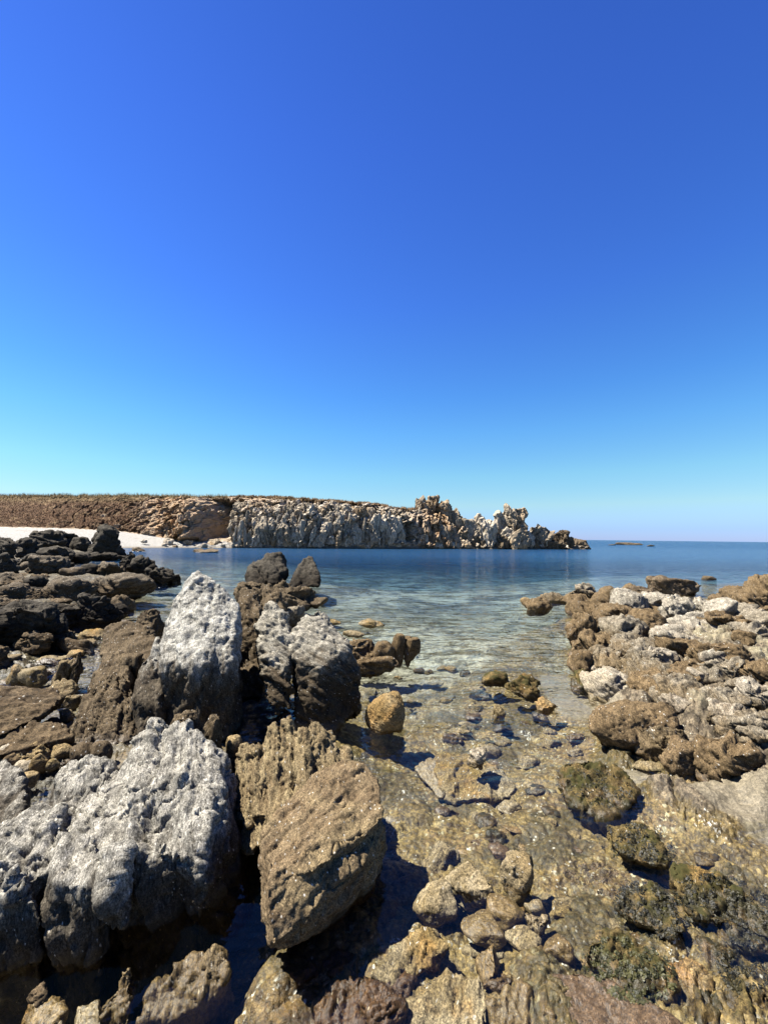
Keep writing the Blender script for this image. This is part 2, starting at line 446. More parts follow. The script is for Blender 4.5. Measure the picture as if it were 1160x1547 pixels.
SEED = [100]
NAMED = []     # (px, py, short description) of rocks that can be pointed to
def rock(x0, x1, yt, yb, mat, label, short=None, zb=0.0, k=0.8, shape='rough', bed='left', lvl=None, cat='rock', name='rock', group=None,
         tilt=0.0, yaw=None, hmin=0.3, sink=0.25, Y=None, planes=10, sharp=None, minz=None):
    """a stone whose outline spans x0..x1, yt..yb in the photograph and that stands on height zb"""
    SEED[0] += 1; seed = SEED[0]; rng = np.random.default_rng(seed)
    cx = (x0 + x1) / 2
    if Y is None: Yf = PZ(cx, yb, zb).y
    else: Yf = Y
    W = (x1 - x0) / F * Yf
    D = k * W
    W = (x1 - x0) / F * (Yf + D * 0.4)
    Yc = Yf + D / 2
    top = P(cx, yt, Yf + D * 0.55).z
    hz = max(top - zb, hmin * W)
    if top - zb < hmin * W:       # seen from above: the far rim makes the upper outline
        Yb = PZ(cx, yt, zb + hmin * W * 0.5).y
        D = max(min(Yb - Yf, 1.3 * W), 0.4 * W); Yc = Yf + D / 2
    c = P(cx, 0, Yc)
    hz_full = hz * (1 + sink)
    px = abs(x1 - x0)
    if lvl is None: lvl = 3 if px < 20 else 4 if px < 46 else 5 if px < 110 else 6
    dirs, f = ico(lvl)
    if sharp is None: sharp = 9.0 if shape == 'round' else 28.0
    v = poly_unit(dirs.astype(np.float64), rng, planes + (6 if shape == 'round' else 0), sharp)
    v = v - (v.max(0) + v.min(0)) / 2
    v = v / (v.max(0) - v.min(0))
    yaw = rng.uniform(-0.35, 0.35) if yaw is None else yaw
    v = v * np.array((W, D, hz_full))
    R = np.array(Matrix.Rotation(yaw, 3, 'Z') @ Matrix.Rotation(tilt, 3, 'Y'))
    v = v @ R.T
    v = v * (np.array((W, D, hz_full)) / (v.max(0) - v.min(0)))
    me = mesh_np(name, v, f)
    s = (W * D * hz_full) ** (1 / 3)
    s = min(s, 1.3 * W)
    kw = dict(SHAPE[shape])
    if lvl <= 3: kw['fine'] *= 0.5
    off = np.array((seed * 3.7 % 91, seed * 1.3 % 57, 0))
    v = weather((v + off).astype(np.float32), get_v(me, 'n'), s, seed, BED[bed] if isinstance(bed, str) else bed, **kw) - off
    set_v(me, v)
    if lvl <= 3:
        me.polygons.foreach_set('use_smooth', np.zeros(len(me.polygons), bool))
    base = Vector((c.x, Yc, zb))
    # origin at the base
    v[:, 2] += hz - hz_full / 2
    set_v(me, v)
    o = link(name, me, MAT[mat], loc=base)
    tag(o, label, cat, group)
    if short: NAMED.append((cx, (yt + yb) / 2, short))
    return o

def hero(name, label, hulls, mat, voxel, short=None, size=1.0, seed=1, cat='rock', bed='vert', smooth=4, group=None, **kw):
    v, f = build_hulls(hulls, voxel, smooth)
    me = mesh_np(name, v, f)
    v = weather(v, get_v(me, 'n'), size, seed, BED[bed] if isinstance(bed, str) else bed, **kw)
    c = np.array(((v[:, 0].max() + v[:, 0].min()) / 2, (v[:, 1].max() + v[:, 1].min()) / 2, max(v[:, 2].min(), -0.1)))
    set_v(me, v - c)
    o = link(name, me, MAT[mat], loc=Vector(c.tolist()))
    tag(o, label, cat, group)
    if short:
        u = v[:, 0] / v[:, 1] * F; w = (H - v[:, 2]) / v[:, 1] * F
        NAMED.append((CX + float(u.mean()), HY + float(w.mean()), short))
    return o
# ================================================================== THE SETTING
# ------------------------------------------------------------------ ground and sea bed (one sheet)
CTRL = [  # (px, py, z): height of the ground at places seen in the photograph
 (600,1000,-.7),(600,1080,-.5),(700,1200,-.32),(620,1270,-.25),(800,950,-.9),(700,930,-1.0),(600,880,-1.6),(800,870,-1.9),(500,850,-2.4),
 (1000,850,-4),(850,1050,-.35),(880,1010,-.45),(900,1190,-.14),(700,1400,-.13),(610,1340,-.14),(600,1520,-.07),(800,1520,-.05),(1000,1300,-.12),(1000,1460,-.05),
 (1120,1230,.0),(1160,1280,-.06),(1160,1400,-.07),(880,1290,-.15),(900,1400,-.1),(780,1300,-.16),(560,960,-.7),(650,1130,-.4),(800,1120,-.3),
 (900,860,-3),(1160,840,-5),(300,832,-2.2),(400,835,-3.0),(600,834,-4),(800,832,-4.5),(250,842,-1.2),
 (100,1000,-.06),(50,1065,-.14),(120,1075,-.12),(70,985,-.06),(205,925,-.35),(230,900,-.5),(50,905,.2),(100,880,.12),(20,850,.35),(100,835,.3),(20,832,.5),(160,880,.05),
 (160,862,-.1),(230,868,-.35),(290,870,-.9),(0,1000,.0),(20,940,.25),(130,950,-.02),(150,830,-.3),(200,838,-.6),(185,850,-.35),
 (330,900,-.8),(450,900,-.5),(400,930,-.2),(500,920,-.8),(560,1000,-.45),(540,1060,-.4),(300,1000,.0),(400,1060,-.05),
 (150,1100,.0),(60,1150,.04),(250,1300,-.05),(420,1480,-.08),(350,1180,.0),(100,1480,-.6),(0,1480,-.6),(200,1480,-.6),(150,1560,-.55),(300,1480,-.6),(370,1500,-.5),(50,1560,-.5),(-100,1560,-.4),(500,1430,-.1),(450,1130,-.1),
 (1000,980,.32),(1100,950,.38),(930,960,.15),(1150,1000,.36),(1060,1060,.28),(965,1050,.12),(1140,1110,.26),(1000,1110,.06),(900,930,.02),(865,970,-.45),(862,920,-.6),
 (1060,895,-.35),(1000,897,-.05),(960,1145,.0),(1060,1180,.06),(1150,1170,.16),(1130,890,-.2),(880,1060,-.15),(1150,915,.1),(960,880,-.8),(1090,880,-1.2),
 (-300,1000,.3),(-300,1300,.3),(-200,880,.5),(-300,840,1.0),(-200,822,1.2),(1400,1000,.6),(1500,1300,.2),(1400,900,.2),(1500,860,-2),(1400,840,-4),
 (300,2200,.2),(700,2200,.2),(1100,2200,.2),(-300,2000,.3),(1500,2000,.3),
]
_c = []
for px, py, z in CTRL:
    u, v = unroll(px, py)
    Yg = (H - z) * F / max(v, 8)
    u = u; _c.append((u / 130.0, math.log(Yg) * 4.0, z))
_c = np.array(_c, np.float32)

def ground_base(u, Y):
    a = u / 130.0; b = np.log(Y) * 4.0
    num = 0; den = 0
    for ca, cb, cz in _c:
        w = 1.0 / ((a - ca) ** 2 + (b - cb) ** 2 + 0.05) ** 2.2
        num = num + w * cz; den = den + w
    return num / den

SANDS = [  # soft patches of sand: centre px,py, radii
 (882,1045,62,32),(850,1010,40,18),(905,1065,40,18),(1110,1212,80,30),(1170,1240,70,38),(960,1170,30,10)]
def sand_mask(u, v):
    s = np.zeros_like(u)
    for px, py, rx, ry in SANDS:
        cu, cv = unroll(px, py)
        # slightly slanted patches
        du = (u - cu); dv = (v - cv) - 0.22 * du * (rx < 100)
        s = np.maximum(s, np.exp(-((du / rx) ** 2 + (dv / ry) ** 2) ** 1.6))
    return s

def make_ground():
    NU, NV = 840, 490
    tt = np.linspace(-1, 1, NU)
    us = 760 * tt + 1500 * np.sign(tt) * np.clip((np.abs(tt) - 0.86) / 0.14, 0, 1) ** 2
    vs = np.exp(np.linspace(math.log(22.0), math.log(2600.0), NV))
    # more rows where the picture needs them
    t = np.linspace(0, 1, NV)
    vs = 20 + 800 * t ** 1.25 + 1700 * np.clip((t - 0.86) / 0.14, 0, 1) ** 2
    U, V = np.meshgrid(us, vs)
    U = U.ravel(); V = V.ravel()
    Y = H * F / V
    X = U / F * Y
    z = ground_base(U, Y)
    sand = sand_mask(U, V)
    p = np.stack([X, Y, np.zeros_like(X)], 1)
    lod = lambda w: np.clip(w / (Y * 0.012), 0, 1)       # fade detail finer than a pixel
    roughm = (1 - sand * 0.93)
    near = np.clip(1 - (Y - 9) / 12, 0.0, 1)
    # slanted beds of rock
    ang = math.radians(38)
    ca, sa = math.cos(ang), math.sin(ang)
    q = np.stack([X * ca - Y * sa, (X * sa + Y * ca) * 0.7, z * 0], 1)
    # q[:,0] runs across the beds
    d = 0.08 * fbm(p * 0.9, 3, 5) * roughm
    d += 0.05 * fbm(np.stack([q[:, 0] * 2.6, q[:, 1] * 1.3, q[:, 2]], 1), 4, 8, 0.55) * roughm
    f1, f2, cv = vor(np.stack([q[:, 0] * 2.6 + 0.3 * fbm(p * 3, 2, 91), q[:, 1] * 2.6, q[:, 2]], 1), 12, 2)
    e = f2 - f1
    d += roughm * near * (0.07 * (cv - 0.5) + 0.06 * (sstep(0, 0.35, e) - 0.7))
    f1, f2, cv2 = vor(p * 6.5 + 0.2 * fbm(p * 8, 2, 92)[:, None], 13, 2)
    e = f2 - f1
    d += roughm * near * lod(0.1) * (0.035 * (sstep(0, 0.4, e) - 0.6) * (0.3 + cv2))
    f1, f2, cv3 = vor(p * 16, 14, 2)
    d += roughm * near * lod(0.05) * 0.024 * (sstep(0, 0.45, f2 - f1) - 0.6) * (cv3 > 0.3)
    d += roughm * 0.03 * ridged(p * 4.0, 3, 19) * lod(0.1)
    d += roughm * 0.018 * ridged(p * 22, 3, 23) * lod(0.04)
    d += sand * 0.004 * np.sin((Y + 0.15 * X) * 60 + 3 * fbm(p * 3, 2, 29)) * lod(0.1)
    rl = sstep(0.3, 0.45, X / (Y + 1)) * sstep(0.0, 0.12, z) * (Y < 20)
    sl = (p + z[:, None] * np.array((0, 0, 1.0))) @ frame(DIP)
    bedv = sl[:, 2] * 4.0 + 0.9 * fbm(p * 0.8, 3, 51)
    fb_ = bedv - np.floor(bedv)
    d += rl * 0.10 * (fb_ * (1 - sstep(0.6, 1.0, fb_)) - 0.3) + rl * 0.13 * ridged(np.stack([q[:, 0] * 1.1, q[:, 1] * 0.8, q[:, 2]], 1), 4, 52) - rl * 0.06
    far = np.clip((Y - 9) / 12, 0, 1)
    land = sstep(-0.5, 0.3, z)
    d += far * land * 0.35 * fbm(p * 0.6, 4, 33) + far * land * 0.25 * ridged(p * 0.35, 3, 34) * 0.6
    # the shallow bed is worn smoother than the dry shore
    d = d * (1 - 0.58 * sstep(0.0, -0.10, z))
    z = z + d
    # keep open water open
    z = np.where((Y > 12) & (z > -0.25) & (ground_base(U, Y) < -0.3), -0.25, z)
    v3 = np.stack([X, Y, z], 1)
    idx = np.arange(NU * NV).reshape(NV, NU)
    f = np.stack([idx[:-1, :-1], idx[:-1, 1:], idx[1:, 1:], idx[1:, :-1]], -1).reshape(-1, 4)[:, ::-1]
    me = mesh_np('ground', v3, f)
    a = me.attributes.new('sand', 'FLOAT', 'POINT'); a.data.foreach_set('value', sand.astype(np.float32))
    # weed and algae cover
    weed = sstep(-0.15, 0.22, fbm(p * 1.4, 4, 41)) * (1 - sand)
    for px, py, r in ((960,1390,90),(900,1340,60),(1080,1360,80),(1120,1440,70),(930,1480,70),(1000,1320,60)):
        cu, cvv = unroll(px, py)
        weed = np.maximum(weed, np.exp(-(((U - cu) / r) ** 2 + ((V - cvv) / (r * .6)) ** 2)) * 1.6 * sstep(-0.3, 0.2, fbm(p * 5, 3, 43)))
    a = me.attributes.new('weed', 'FLOAT', 'POINT'); a.data.foreach_set('value', np.clip(weed, 0, 1.5).astype(np.float32))
    # rusty wet rock at the very front
    rust = np.exp(-((U + 70) / 130) ** 2) * sstep(600, 720, V)
    a = me.attributes.new('rust', 'FLOAT', 'POINT'); a.data.foreach_set('value', rust.astype(np.float32))
    return me

def ground_mat():
    m = bpy.data.materials.new('shore_bed'); g = N(m)
    geo = g.n('ShaderNodeNewGeometry'); pos = geo.outputs['Position']
    sep = g.n('ShaderNodeSeparateXYZ'); g.set(sep.inputs[0], pos); z = sep.outputs[2]; y = sep.outputs[1]
    at = lambda nm: (lambda nd: (setattr(nd, 'attribute_name', nm), nd.outputs['Fac'])[1])(g.n('ShaderNodeAttribute'))
    sand, weed, rust = at('sand'), at('weed'), at('rust')
    n1 = g.noise(pos, 1.7, 5, 0.62, 0.4)
    n2 = g.noise(pos, 7, 6, 0.7, 0.6)
    n3 = g.noise(pos, 30, 5, 0.75)
    col = g.mix(g.ss(n2, 0.38, 0.62), (0.0429, 0.0279, 0.0075), (0.1288, 0.0898, 0.0291))
    col = g.mix(g.ss(n1, 0.46, 0.62), col, g.mix(g.ss(n2, 0.4, 0.6), (0.0613, 0.0376, 0.0122), (0.1165, 0.0758, 0.0280)))
    col = g.mix(g.ss(g.noise(pos, 3.1, 5, 0.65), 0.57, 0.68), col, (0.1656, 0.1274, 0.0514))
    vd = g.voro(pos, 42, 'F1', 'Color'); vs = g.n('ShaderNodeSeparateColor'); g.set(vs.inputs[0], vd)
    col = g.mix(g.math('MULTIPLY', g.ss(vs.outputs[0], 0.3, 0.95), 0.55), col, (0.1656, 0.1213, 0.0445))
    col = g.mix(g.math('MULTIPLY', g.ss(vs.outputs[2], 0.6, 0.8), 0.6), col, (0.0215, 0.0152, 0.0046))
    col = g.mix(g.math('MULTIPLY', g.ss(vs.outputs[1], 0.93, 0.95), g.ss(n1, 0.45, 0.6)), col, (0.2208, 0.2002, 0.1216))
    wf = g.math('MULTIPLY', g.ss(g.math('ADD', weed, g.math('MULTIPLY', g.math('SUBTRACT', n2, 0.5), 1.6)), 0.45, 1.05), 0.85)
    col = g.mix(wf, col, g.mix(g.ss(n3, 0.4, 0.6), (0.0182, 0.0161, 0.0043), (0.0567, 0.0401, 0.0124)))
    col = g.mix(rust, col, g.mix(g.ss(n2, 0.4, 0.6), (0.0243, 0.0127, 0.0037), (0.0688, 0.0340, 0.0098)))
    # left shore platform: dark schist
    lx = g.math('DIVIDE', sep.outputs[0], g.math('ADD', y, 1.0))
    lf = g.math('MULTIPLY', g.ss(lx, -0.62, -0.42, 1, 0), g.ss(z, -0.25, 0.05))
    col = g.mix(lf, col, g.mix(g.ss(n2, 0.4, 0.62), (0.0203, 0.0152, 0.0074), (0.0607, 0.0481, 0.0232)))
    rf = g.math('MULTIPLY', g.ss(lx, 0.30, 0.42), g.ss(z, 0.02, 0.10))
    rcol = g.mix(g.ss(g.noise(stretch(g, pos, DIP, 5.0), 4, 6, 0.7, 0.4), 0.42, 0.58), (0.030, 0.022, 0.013), (0.105, 0.082, 0.052))
    rcol = g.mix(g.ss(g.math('ADD', z, g.math('MULTIPLY', g.math('SUBTRACT', n1, 0.5), 0.8)), 0.3, 0.6, 0, 0.8), rcol, (0.1840, 0.1607, 0.0982))
    col = g.mix(rf, col, rcol)
    # deeper and farther: sand with weed patches
    df = g.ss(y, 9, 20)
    dcol = g.mix(g.ss(g.noise(pos, 0.6, 6, 0.7, 0.5), 0.40, 0.58), (0.20, 0.195, 0.155), (0.05, 0.05, 0.042))
    col = g.mix(g.math('MULTIPLY', df, g.ss(z, -0.6, -0.2, 1, 0)), col, dcol)
    midf = g.math('MULTIPLY', g.ss(y, 5.0, 8.5), g.ss(z, -0.5, -0.3, 1, 0))
    mcol = g.mix(g.ss(g.noise(pos, 1.6, 6, 0.72, 0.5), 0.42, 0.6), (0.22, 0.205, 0.15), (0.06, 0.052, 0.028))
    col = g.mix(g.math('MULTIPLY', midf, g.math('SUBTRACT', 1.0, df)), col, mcol)
    scol = g.mix(g.ss(n3, 0.3, 0.7), (0.092, 0.077, 0.050), (0.128, 0.108, 0.073))
    col = g.mix(g.ss(g.math('ADD', sand, g.math('MULTIPLY', g.math('SUBTRACT', n2, 0.5), 0.5)), 0.35, 0.65), col, scol)
    dryland = g.ss(z, 0.02, 0.12)
    fuzz = g.noise(g.vmul(pos, (1.0, 1.0, 1.0)), 26, 6, 0.8, 0.8)
    notsand = g.ss(sand, 0.3, 0.6, 1, 0)
    col = g.mix(g.math('MULTIPLY', g.ss(fuzz, 0.50, 0.60), g.math('MULTIPLY', notsand, 0.62)), col, (0.022, 0.017, 0.006))
    col = g.mix(g.math('MULTIPLY', g.ss(fuzz, 0.42, 0.34), g.math('MULTIPLY', notsand, 0.55)), col, (0.20, 0.165, 0.085))
    sh = g.n('ShaderNodeSeparateColor'); g.set(sh.inputs[0], g.voro(pos, 70, 'F1', 'Color'))
    shell = g.math('MULTIPLY', g.ss(sh.outputs[0], 0.86, 0.90), g.ss(g.noise(pos, 4.5, 4, 0.7), 0.53, 0.62))
    col = g.mix(g.math('MULTIPLY', shell, notsand), col, (0.30, 0.285, 0.235))
    bs = g.n('ShaderNodeBsdfPrincipled')
    grain = g.n('ShaderNodeMix', data_type='RGBA', blend_type='MULTIPLY'); grain.inputs[0].default_value = 0.7
    gc = g.n('ShaderNodeCombineColor'); gv = g.math('MULTIPLY', g.ss(g.noise(pos, 75, 4, 0.8), 0.3, 0.7, 0.35, 1.65), g.ss(g.noise(pos, 22, 5, 0.75), 0.34, 0.66, 0.5, 1.5))
    for k in range(3): g.set(gc.inputs[k], gv)
    g.set(grain.inputs[6], col); g.set(grain.inputs[7], gc.outputs[0])
    g.set(bs.inputs['Base Color'], grain.outputs[2])
    g.set(bs.inputs['Roughness'], g.ss(z, 0.02, 0.18, 0.45, 0.85))
    bs.inputs['Specular IOR Level'].default_value = 0.3
    b1 = g.bump(n2, 0.6, 0.04); b2 = g.bump(n3, 0.7, 0.015, b1); b3 = g.bump(g.noise(pos, 90, 4, 0.8), 0.5, 0.005, b2)
    g.set(bs.inputs['Normal'], b3)
    g.nt.links.new(bs.outputs[0], g.out.inputs[0])
    return m
tag(link('ground', make_ground(), ground_mat()), kind='structure')

# far sea bed under everything, far out to the horizon
def sea_floor():
    me = mesh_np('sea_floor', np.array([(-9000,-30,-6.5),(9000,-30,-6.5),(9000,14000,-6.5),(-9000,14000,-6.5)], float), np.array([[0,1,2,3]]))
    m = bpy.data.materials.new('deep_sand'); g = N(m)
    geo = g.n('ShaderNodeNewGeometry')
    bs = g.n('ShaderNodeBsdfDiffuse')
    g.set(bs.inputs[0], g.mix(g.ss(g.noise(geo.outputs['Position'], 0.05, 5, 0.6), 0.4, 0.6), (0.2, 0.2, 0.15), (0.06, 0.07, 0.05)))
    g.nt.links.new(bs.outputs[0], g.out.inputs[0])
    tag(link('sea_floor', me, m), kind='structure')
sea_floor()

# ------------------------------------------------------------------ sea water: a closed body, clear near the shore
def water():
    x0, x1, y0, y1, zt, zb = -8800, 8800, -25, 13500, 0.0, -6.3
    v = np.array([(x0,y0,zb),(x1,y0,zb),(x1,y1,zb),(x0,y1,zb),(x0,y0,zt),(x1,y0,zt),(x1,y1,zt),(x0,y1,zt)], float)
    f = np.array([[0,3,2,1],[4,5,6,7],[0,1,5,4],[1,2,6,5],[2,3,7,6],[3,0,4,7]])
    me = mesh_np('sea_water', v, f, False)
    m = bpy.data.materials.new('sea_water'); g = N(m)
    geo = g.n('ShaderNodeNewGeometry'); pos = geo.outputs['Position']
    sep = g.n('ShaderNodeSeparateXYZ'); g.set(sep.inputs[0], pos); y = sep.outputs[1]
    w1 = g.noise(g.vmul(pos, (0.6, 1.0, 1)), 9.0, 2, 0.5, 0.3)
    w2 = g.noise(g.vmul(pos, (0.55, 1.0, 1)), 2.6, 3, 0.55, 0.5)
    w3 = g.noise(g.vmul(pos, (0.45, 1.0, 1)), 0.8, 3, 0.55, 0.3)
    w4 = g.noise(g.vmul(pos, (0.5, 1.0, 1)), 0.16, 4, 0.6, 0.2)
    b = g.bump(w1, g.ss(y, 2.2, 5, 0.25, 1.0), 0.010)
    b = g.bump(w2, g.ss(y, 2.2, 7, 0.2, 1.0), 0.16, b)
    b = g.bump(w3, g.ss(y, 4, 10, 0.2, 1.0), 0.35, b)
    b = g.bump(w4, g.ss(y, 60, 160), 3.2, b)
    fr = g.n('ShaderNodeFresnel'); fr.inputs['IOR'].default_value = 1.333; g.set(fr.inputs['Normal'], b)
    gl = g.n('ShaderNodeBsdfGlossy'); g.set(gl.inputs['Roughness'], g.ss(y, 4, 60, 0.03, 0.13)); g.set(gl.inputs['Normal'], b)
    tr = g.n('ShaderNodeBsdfTransparent'); tr.inputs[0].default_value = (0.97, 0.985, 0.985, 1)
    df = g.n('ShaderNodeBsdfDiffuse'); df.inputs[0].default_value = (0.006, 0.034, 0.082, 1)
    # light scattered back by the water itself grows with the depth under the surface
    depth = g.ss(y, 16, 60, 0.01, 0.85)
    body = g.n('ShaderNodeMixShader'); g.set(body.inputs[0], depth)
    g.nt.links.new(tr.outputs[0], body.inputs[1]); g.nt.links.new(df.outputs[0], body.inputs[2])
    mx = g.n('ShaderNodeMixShader'); g.set(mx.inputs[0], fr.outputs[0])
    g.nt.links.new(body.outputs[0], mx.inputs[1]); g.nt.links.new(gl.outputs[0], mx.inputs[2])
    g.nt.links.new(mx.outputs[0], g.out.inputs['Surface'])
    ab = g.n('ShaderNodeVolumeAbsorption'); ab.inputs['Color'].default_value = (0.55, 0.77, 0.90, 1); ab.inputs['Density'].default_value = 0.16
    g.nt.links.new(ab.outputs[0], g.out.inputs['Volume'])
    tag(link('sea_water', me, m), kind='structure')
water()

# ------------------------------------------------------------------ headland: beach, scrub slope, cliff and plateau
HCOL = np.array([  # px, Y water, py toe, Y toe, py crest, Y crest, steepness, scrub
 (-600,45,790,72,742,98,.15,1),(-200,50,794,74,747,96,.15,1),(0,54,797,75,749,95,.15,1),(100,58,799,76,748,95,.2,1),(180,64,803,77,748,93,.3,.75),(230,67,810,77,748,92,.4,.35),
 (270,70,817,76,749,90,.55,.12),(330,71,819,76,749,88,.7,.0),(360,72,821,74,749,85,.75,.0),(420,72,823,73.5,750,83,.7,.0),(500,74,826,75,755,82,.7,.0),
 (560,76,826,77,760,84,.75,.0),(620,78,826,79,768,86,.75,0),(650,80,827,81,768,88,.6,0),(690,82,827,83,783,89,.5,0),(750,84,828,85,803,89,.4,0),
 (800,86,829,87,811,90,.3,0),(850,89,829,90,820,93,.2,0),(885,92,829,92.5,826,94,.1,0)], float)
def make_headland():
    px = np.arange(-600, 886, 1.25)
    C = [np.interp(px, HCOL[:, 0], HCOL[:, k]) for k in range(1, 8)]
    Yw, pt, Yt, pc, Yc, st, sc = C
    hor = HY + (px - CX) * math.tan(ROLL)
    zt = H - (pt - hor) / F * Yt; zc = H - (pc - hor) / F * Yc
    rows = []
    def row(Y, z, kind): rows.append((Y, z, kind))
    row(Yw - 6, np.full_like(px, -2.5), 0)
    for t in np.linspace(0, 1, 26):
        row(Yw + (Yt - Yw) * t, -0.35 + (zt + 0.35) * t ** 0.8, 0)
    for t in np.linspace(0, 1, 96)[1:]:
        yf = (1 - st) * t + st * t ** 5
        row(Yt + (Yc - Yt) * yf, zt + (zc - zt) * t, t)
    for t in np.linspace(0, 1, 14)[1:]:
        row(Yc + 45 * t, zc - 0.02 * 45 * t, 2)
    Y = np.array([r[0] for r in rows]); Z = np.array([r[1] for r in rows])
    K = np.array([np.full(len(px), r[2], float) for r in rows])
    X = (px - CX) / F * Y
    sh = Y.shape
    X, Y, Z, K = X.ravel(), Y.ravel(), Z.ravel(), K.ravel()
    scr = np.broadcast_to(sc, sh).ravel(); pxx = np.broadcast_to(px, sh).ravel()
    face = np.clip(K, 0, 1) * (K <= 1) * 1.0
    fm = sstep(0.0, 0.08, face) * (K <= 1) * (1 - sstep(0.93, 1.0, face) * 0.6)
    rockm = (1 - scr)
    q = np.stack([(X - 0.45 * Z), Y * 0.6, Z * 0.65], 1)
    rib = ridged(q * 0.34, 3, 3) * 1.0 + 0.6 * ridged(q * 0.9, 3, 4)
    blk = vor(np.stack([(X - 0.5 * Z) * 0.6, Y * 0.5, Z * 0.6], 1), 6)
    fine = fbm(np.stack([X, Y, Z], 1) * 1.1, 4, 7, 0.6)
    d = fm * rockm * (0.7 * (rib - 0.7) + 2.6 * (blk[2] - 0.5) * sstep(0, 0.15, blk[1] - blk[0]) + 0.55 * fine)
    b2 = vor(np.stack([(X - 0.5 * Z) * 1.5, Y * 1.1, Z * 0.8], 1), 61)
    b3 = vor(np.stack([(X - 0.6 * Z) * 3.2, Y * 2, Z * 2.0], 1), 62)
    d += fm * rockm * (0.9 * (b2[2] - 0.5) + 0.35 * (b3[2] - 0.5))
    # the shaded recess
    cav = np.exp(-((pxx - 340 - (face - .5) * 20) / 18) ** 2) * sstep(0.02, 0.15, face) * (1 - sstep(0.82, 0.9, face)) * (K <= 1)
    d -= 7.0 * cav
    d += 4.5 * np.exp(-((pxx - 296 - (face - .5) * 10) / 17) ** 2) * sstep(0.0, 0.1, face) * (1 - sstep(0.8, 1.0, face)) * (K <= 1)
    cav2 = np.exp(-((pxx - 612) / 8) ** 2) * (face > 0.1) * (face < 0.6) * (K <= 1)
    d -= 2.0 * cav2
    Yn = Y - d
    p = np.stack([X, Y, Z], 1)
    Zn = Z + fm * 0.45 * fbm(p * 0.5, 4, 9) + (K >= 1) * 0.3 * fbm(p * 0.3, 3, 10) + scr * fm * (0.35 * ridged(p * 0.25, 3, 12) - 0.2 + 0.25 * fbm(p * 1.2, 3, 14))
    # erosion gullies in the scrub slope
    gy = np.abs(fbm(np.stack([X * 0.22, Z * 0.25, Y * 0.1], 1), 3, 15))
    Zn -= fm * sstep(0.12, 0.0, gy) * 0.7 * (pxx > 80)
    # low shelf of boulders along the foot of the cliff
    shelf = (K <= 0) * sstep(230, 300, pxx)
    Zn += shelf * (0.5 * ridged(p * 0.8, 3, 16) - 0.15) * sstep(-0.4, 0.1, Z)
    v3 = np.stack([X, Yn, Zn], 1)
    n = len(px); idx = np.arange(sh[0] * n).reshape(sh[0], n)
    f = np.stack([idx[:-1, :-1], idx[:-1, 1:], idx[1:, 1:], idx[1:, :-1]], -1).reshape(-1, 4)
    me = mesh_np('headland', v3, f, False)
    A = lambda nm, val: me.attributes.new(nm, 'FLOAT', 'POINT').data.foreach_set('value', val.astype(np.float32))
    A('scrub', np.clip(scr * sstep(0.0, 0.04, face) * (K <= 1) + (K > 1) * 1.0 + sstep(0.9, 0.98, face) * (K <= 1), 0, 1))
    A('beach', (K <= 0) * (1 - 0.55 * sstep(300, 370, pxx)))
    A('orange', np.clip(np.exp(-((pxx - 265) / 80) ** 2) + 0.6 * np.exp(-((pxx - 385) / 45) ** 2) * sstep(0.5, 0.9, face) + np.exp(-((pxx - 665) / 40) ** 2), 0, 1) * (K <= 1))
    return me, v3.reshape(sh[0], n, 3), px
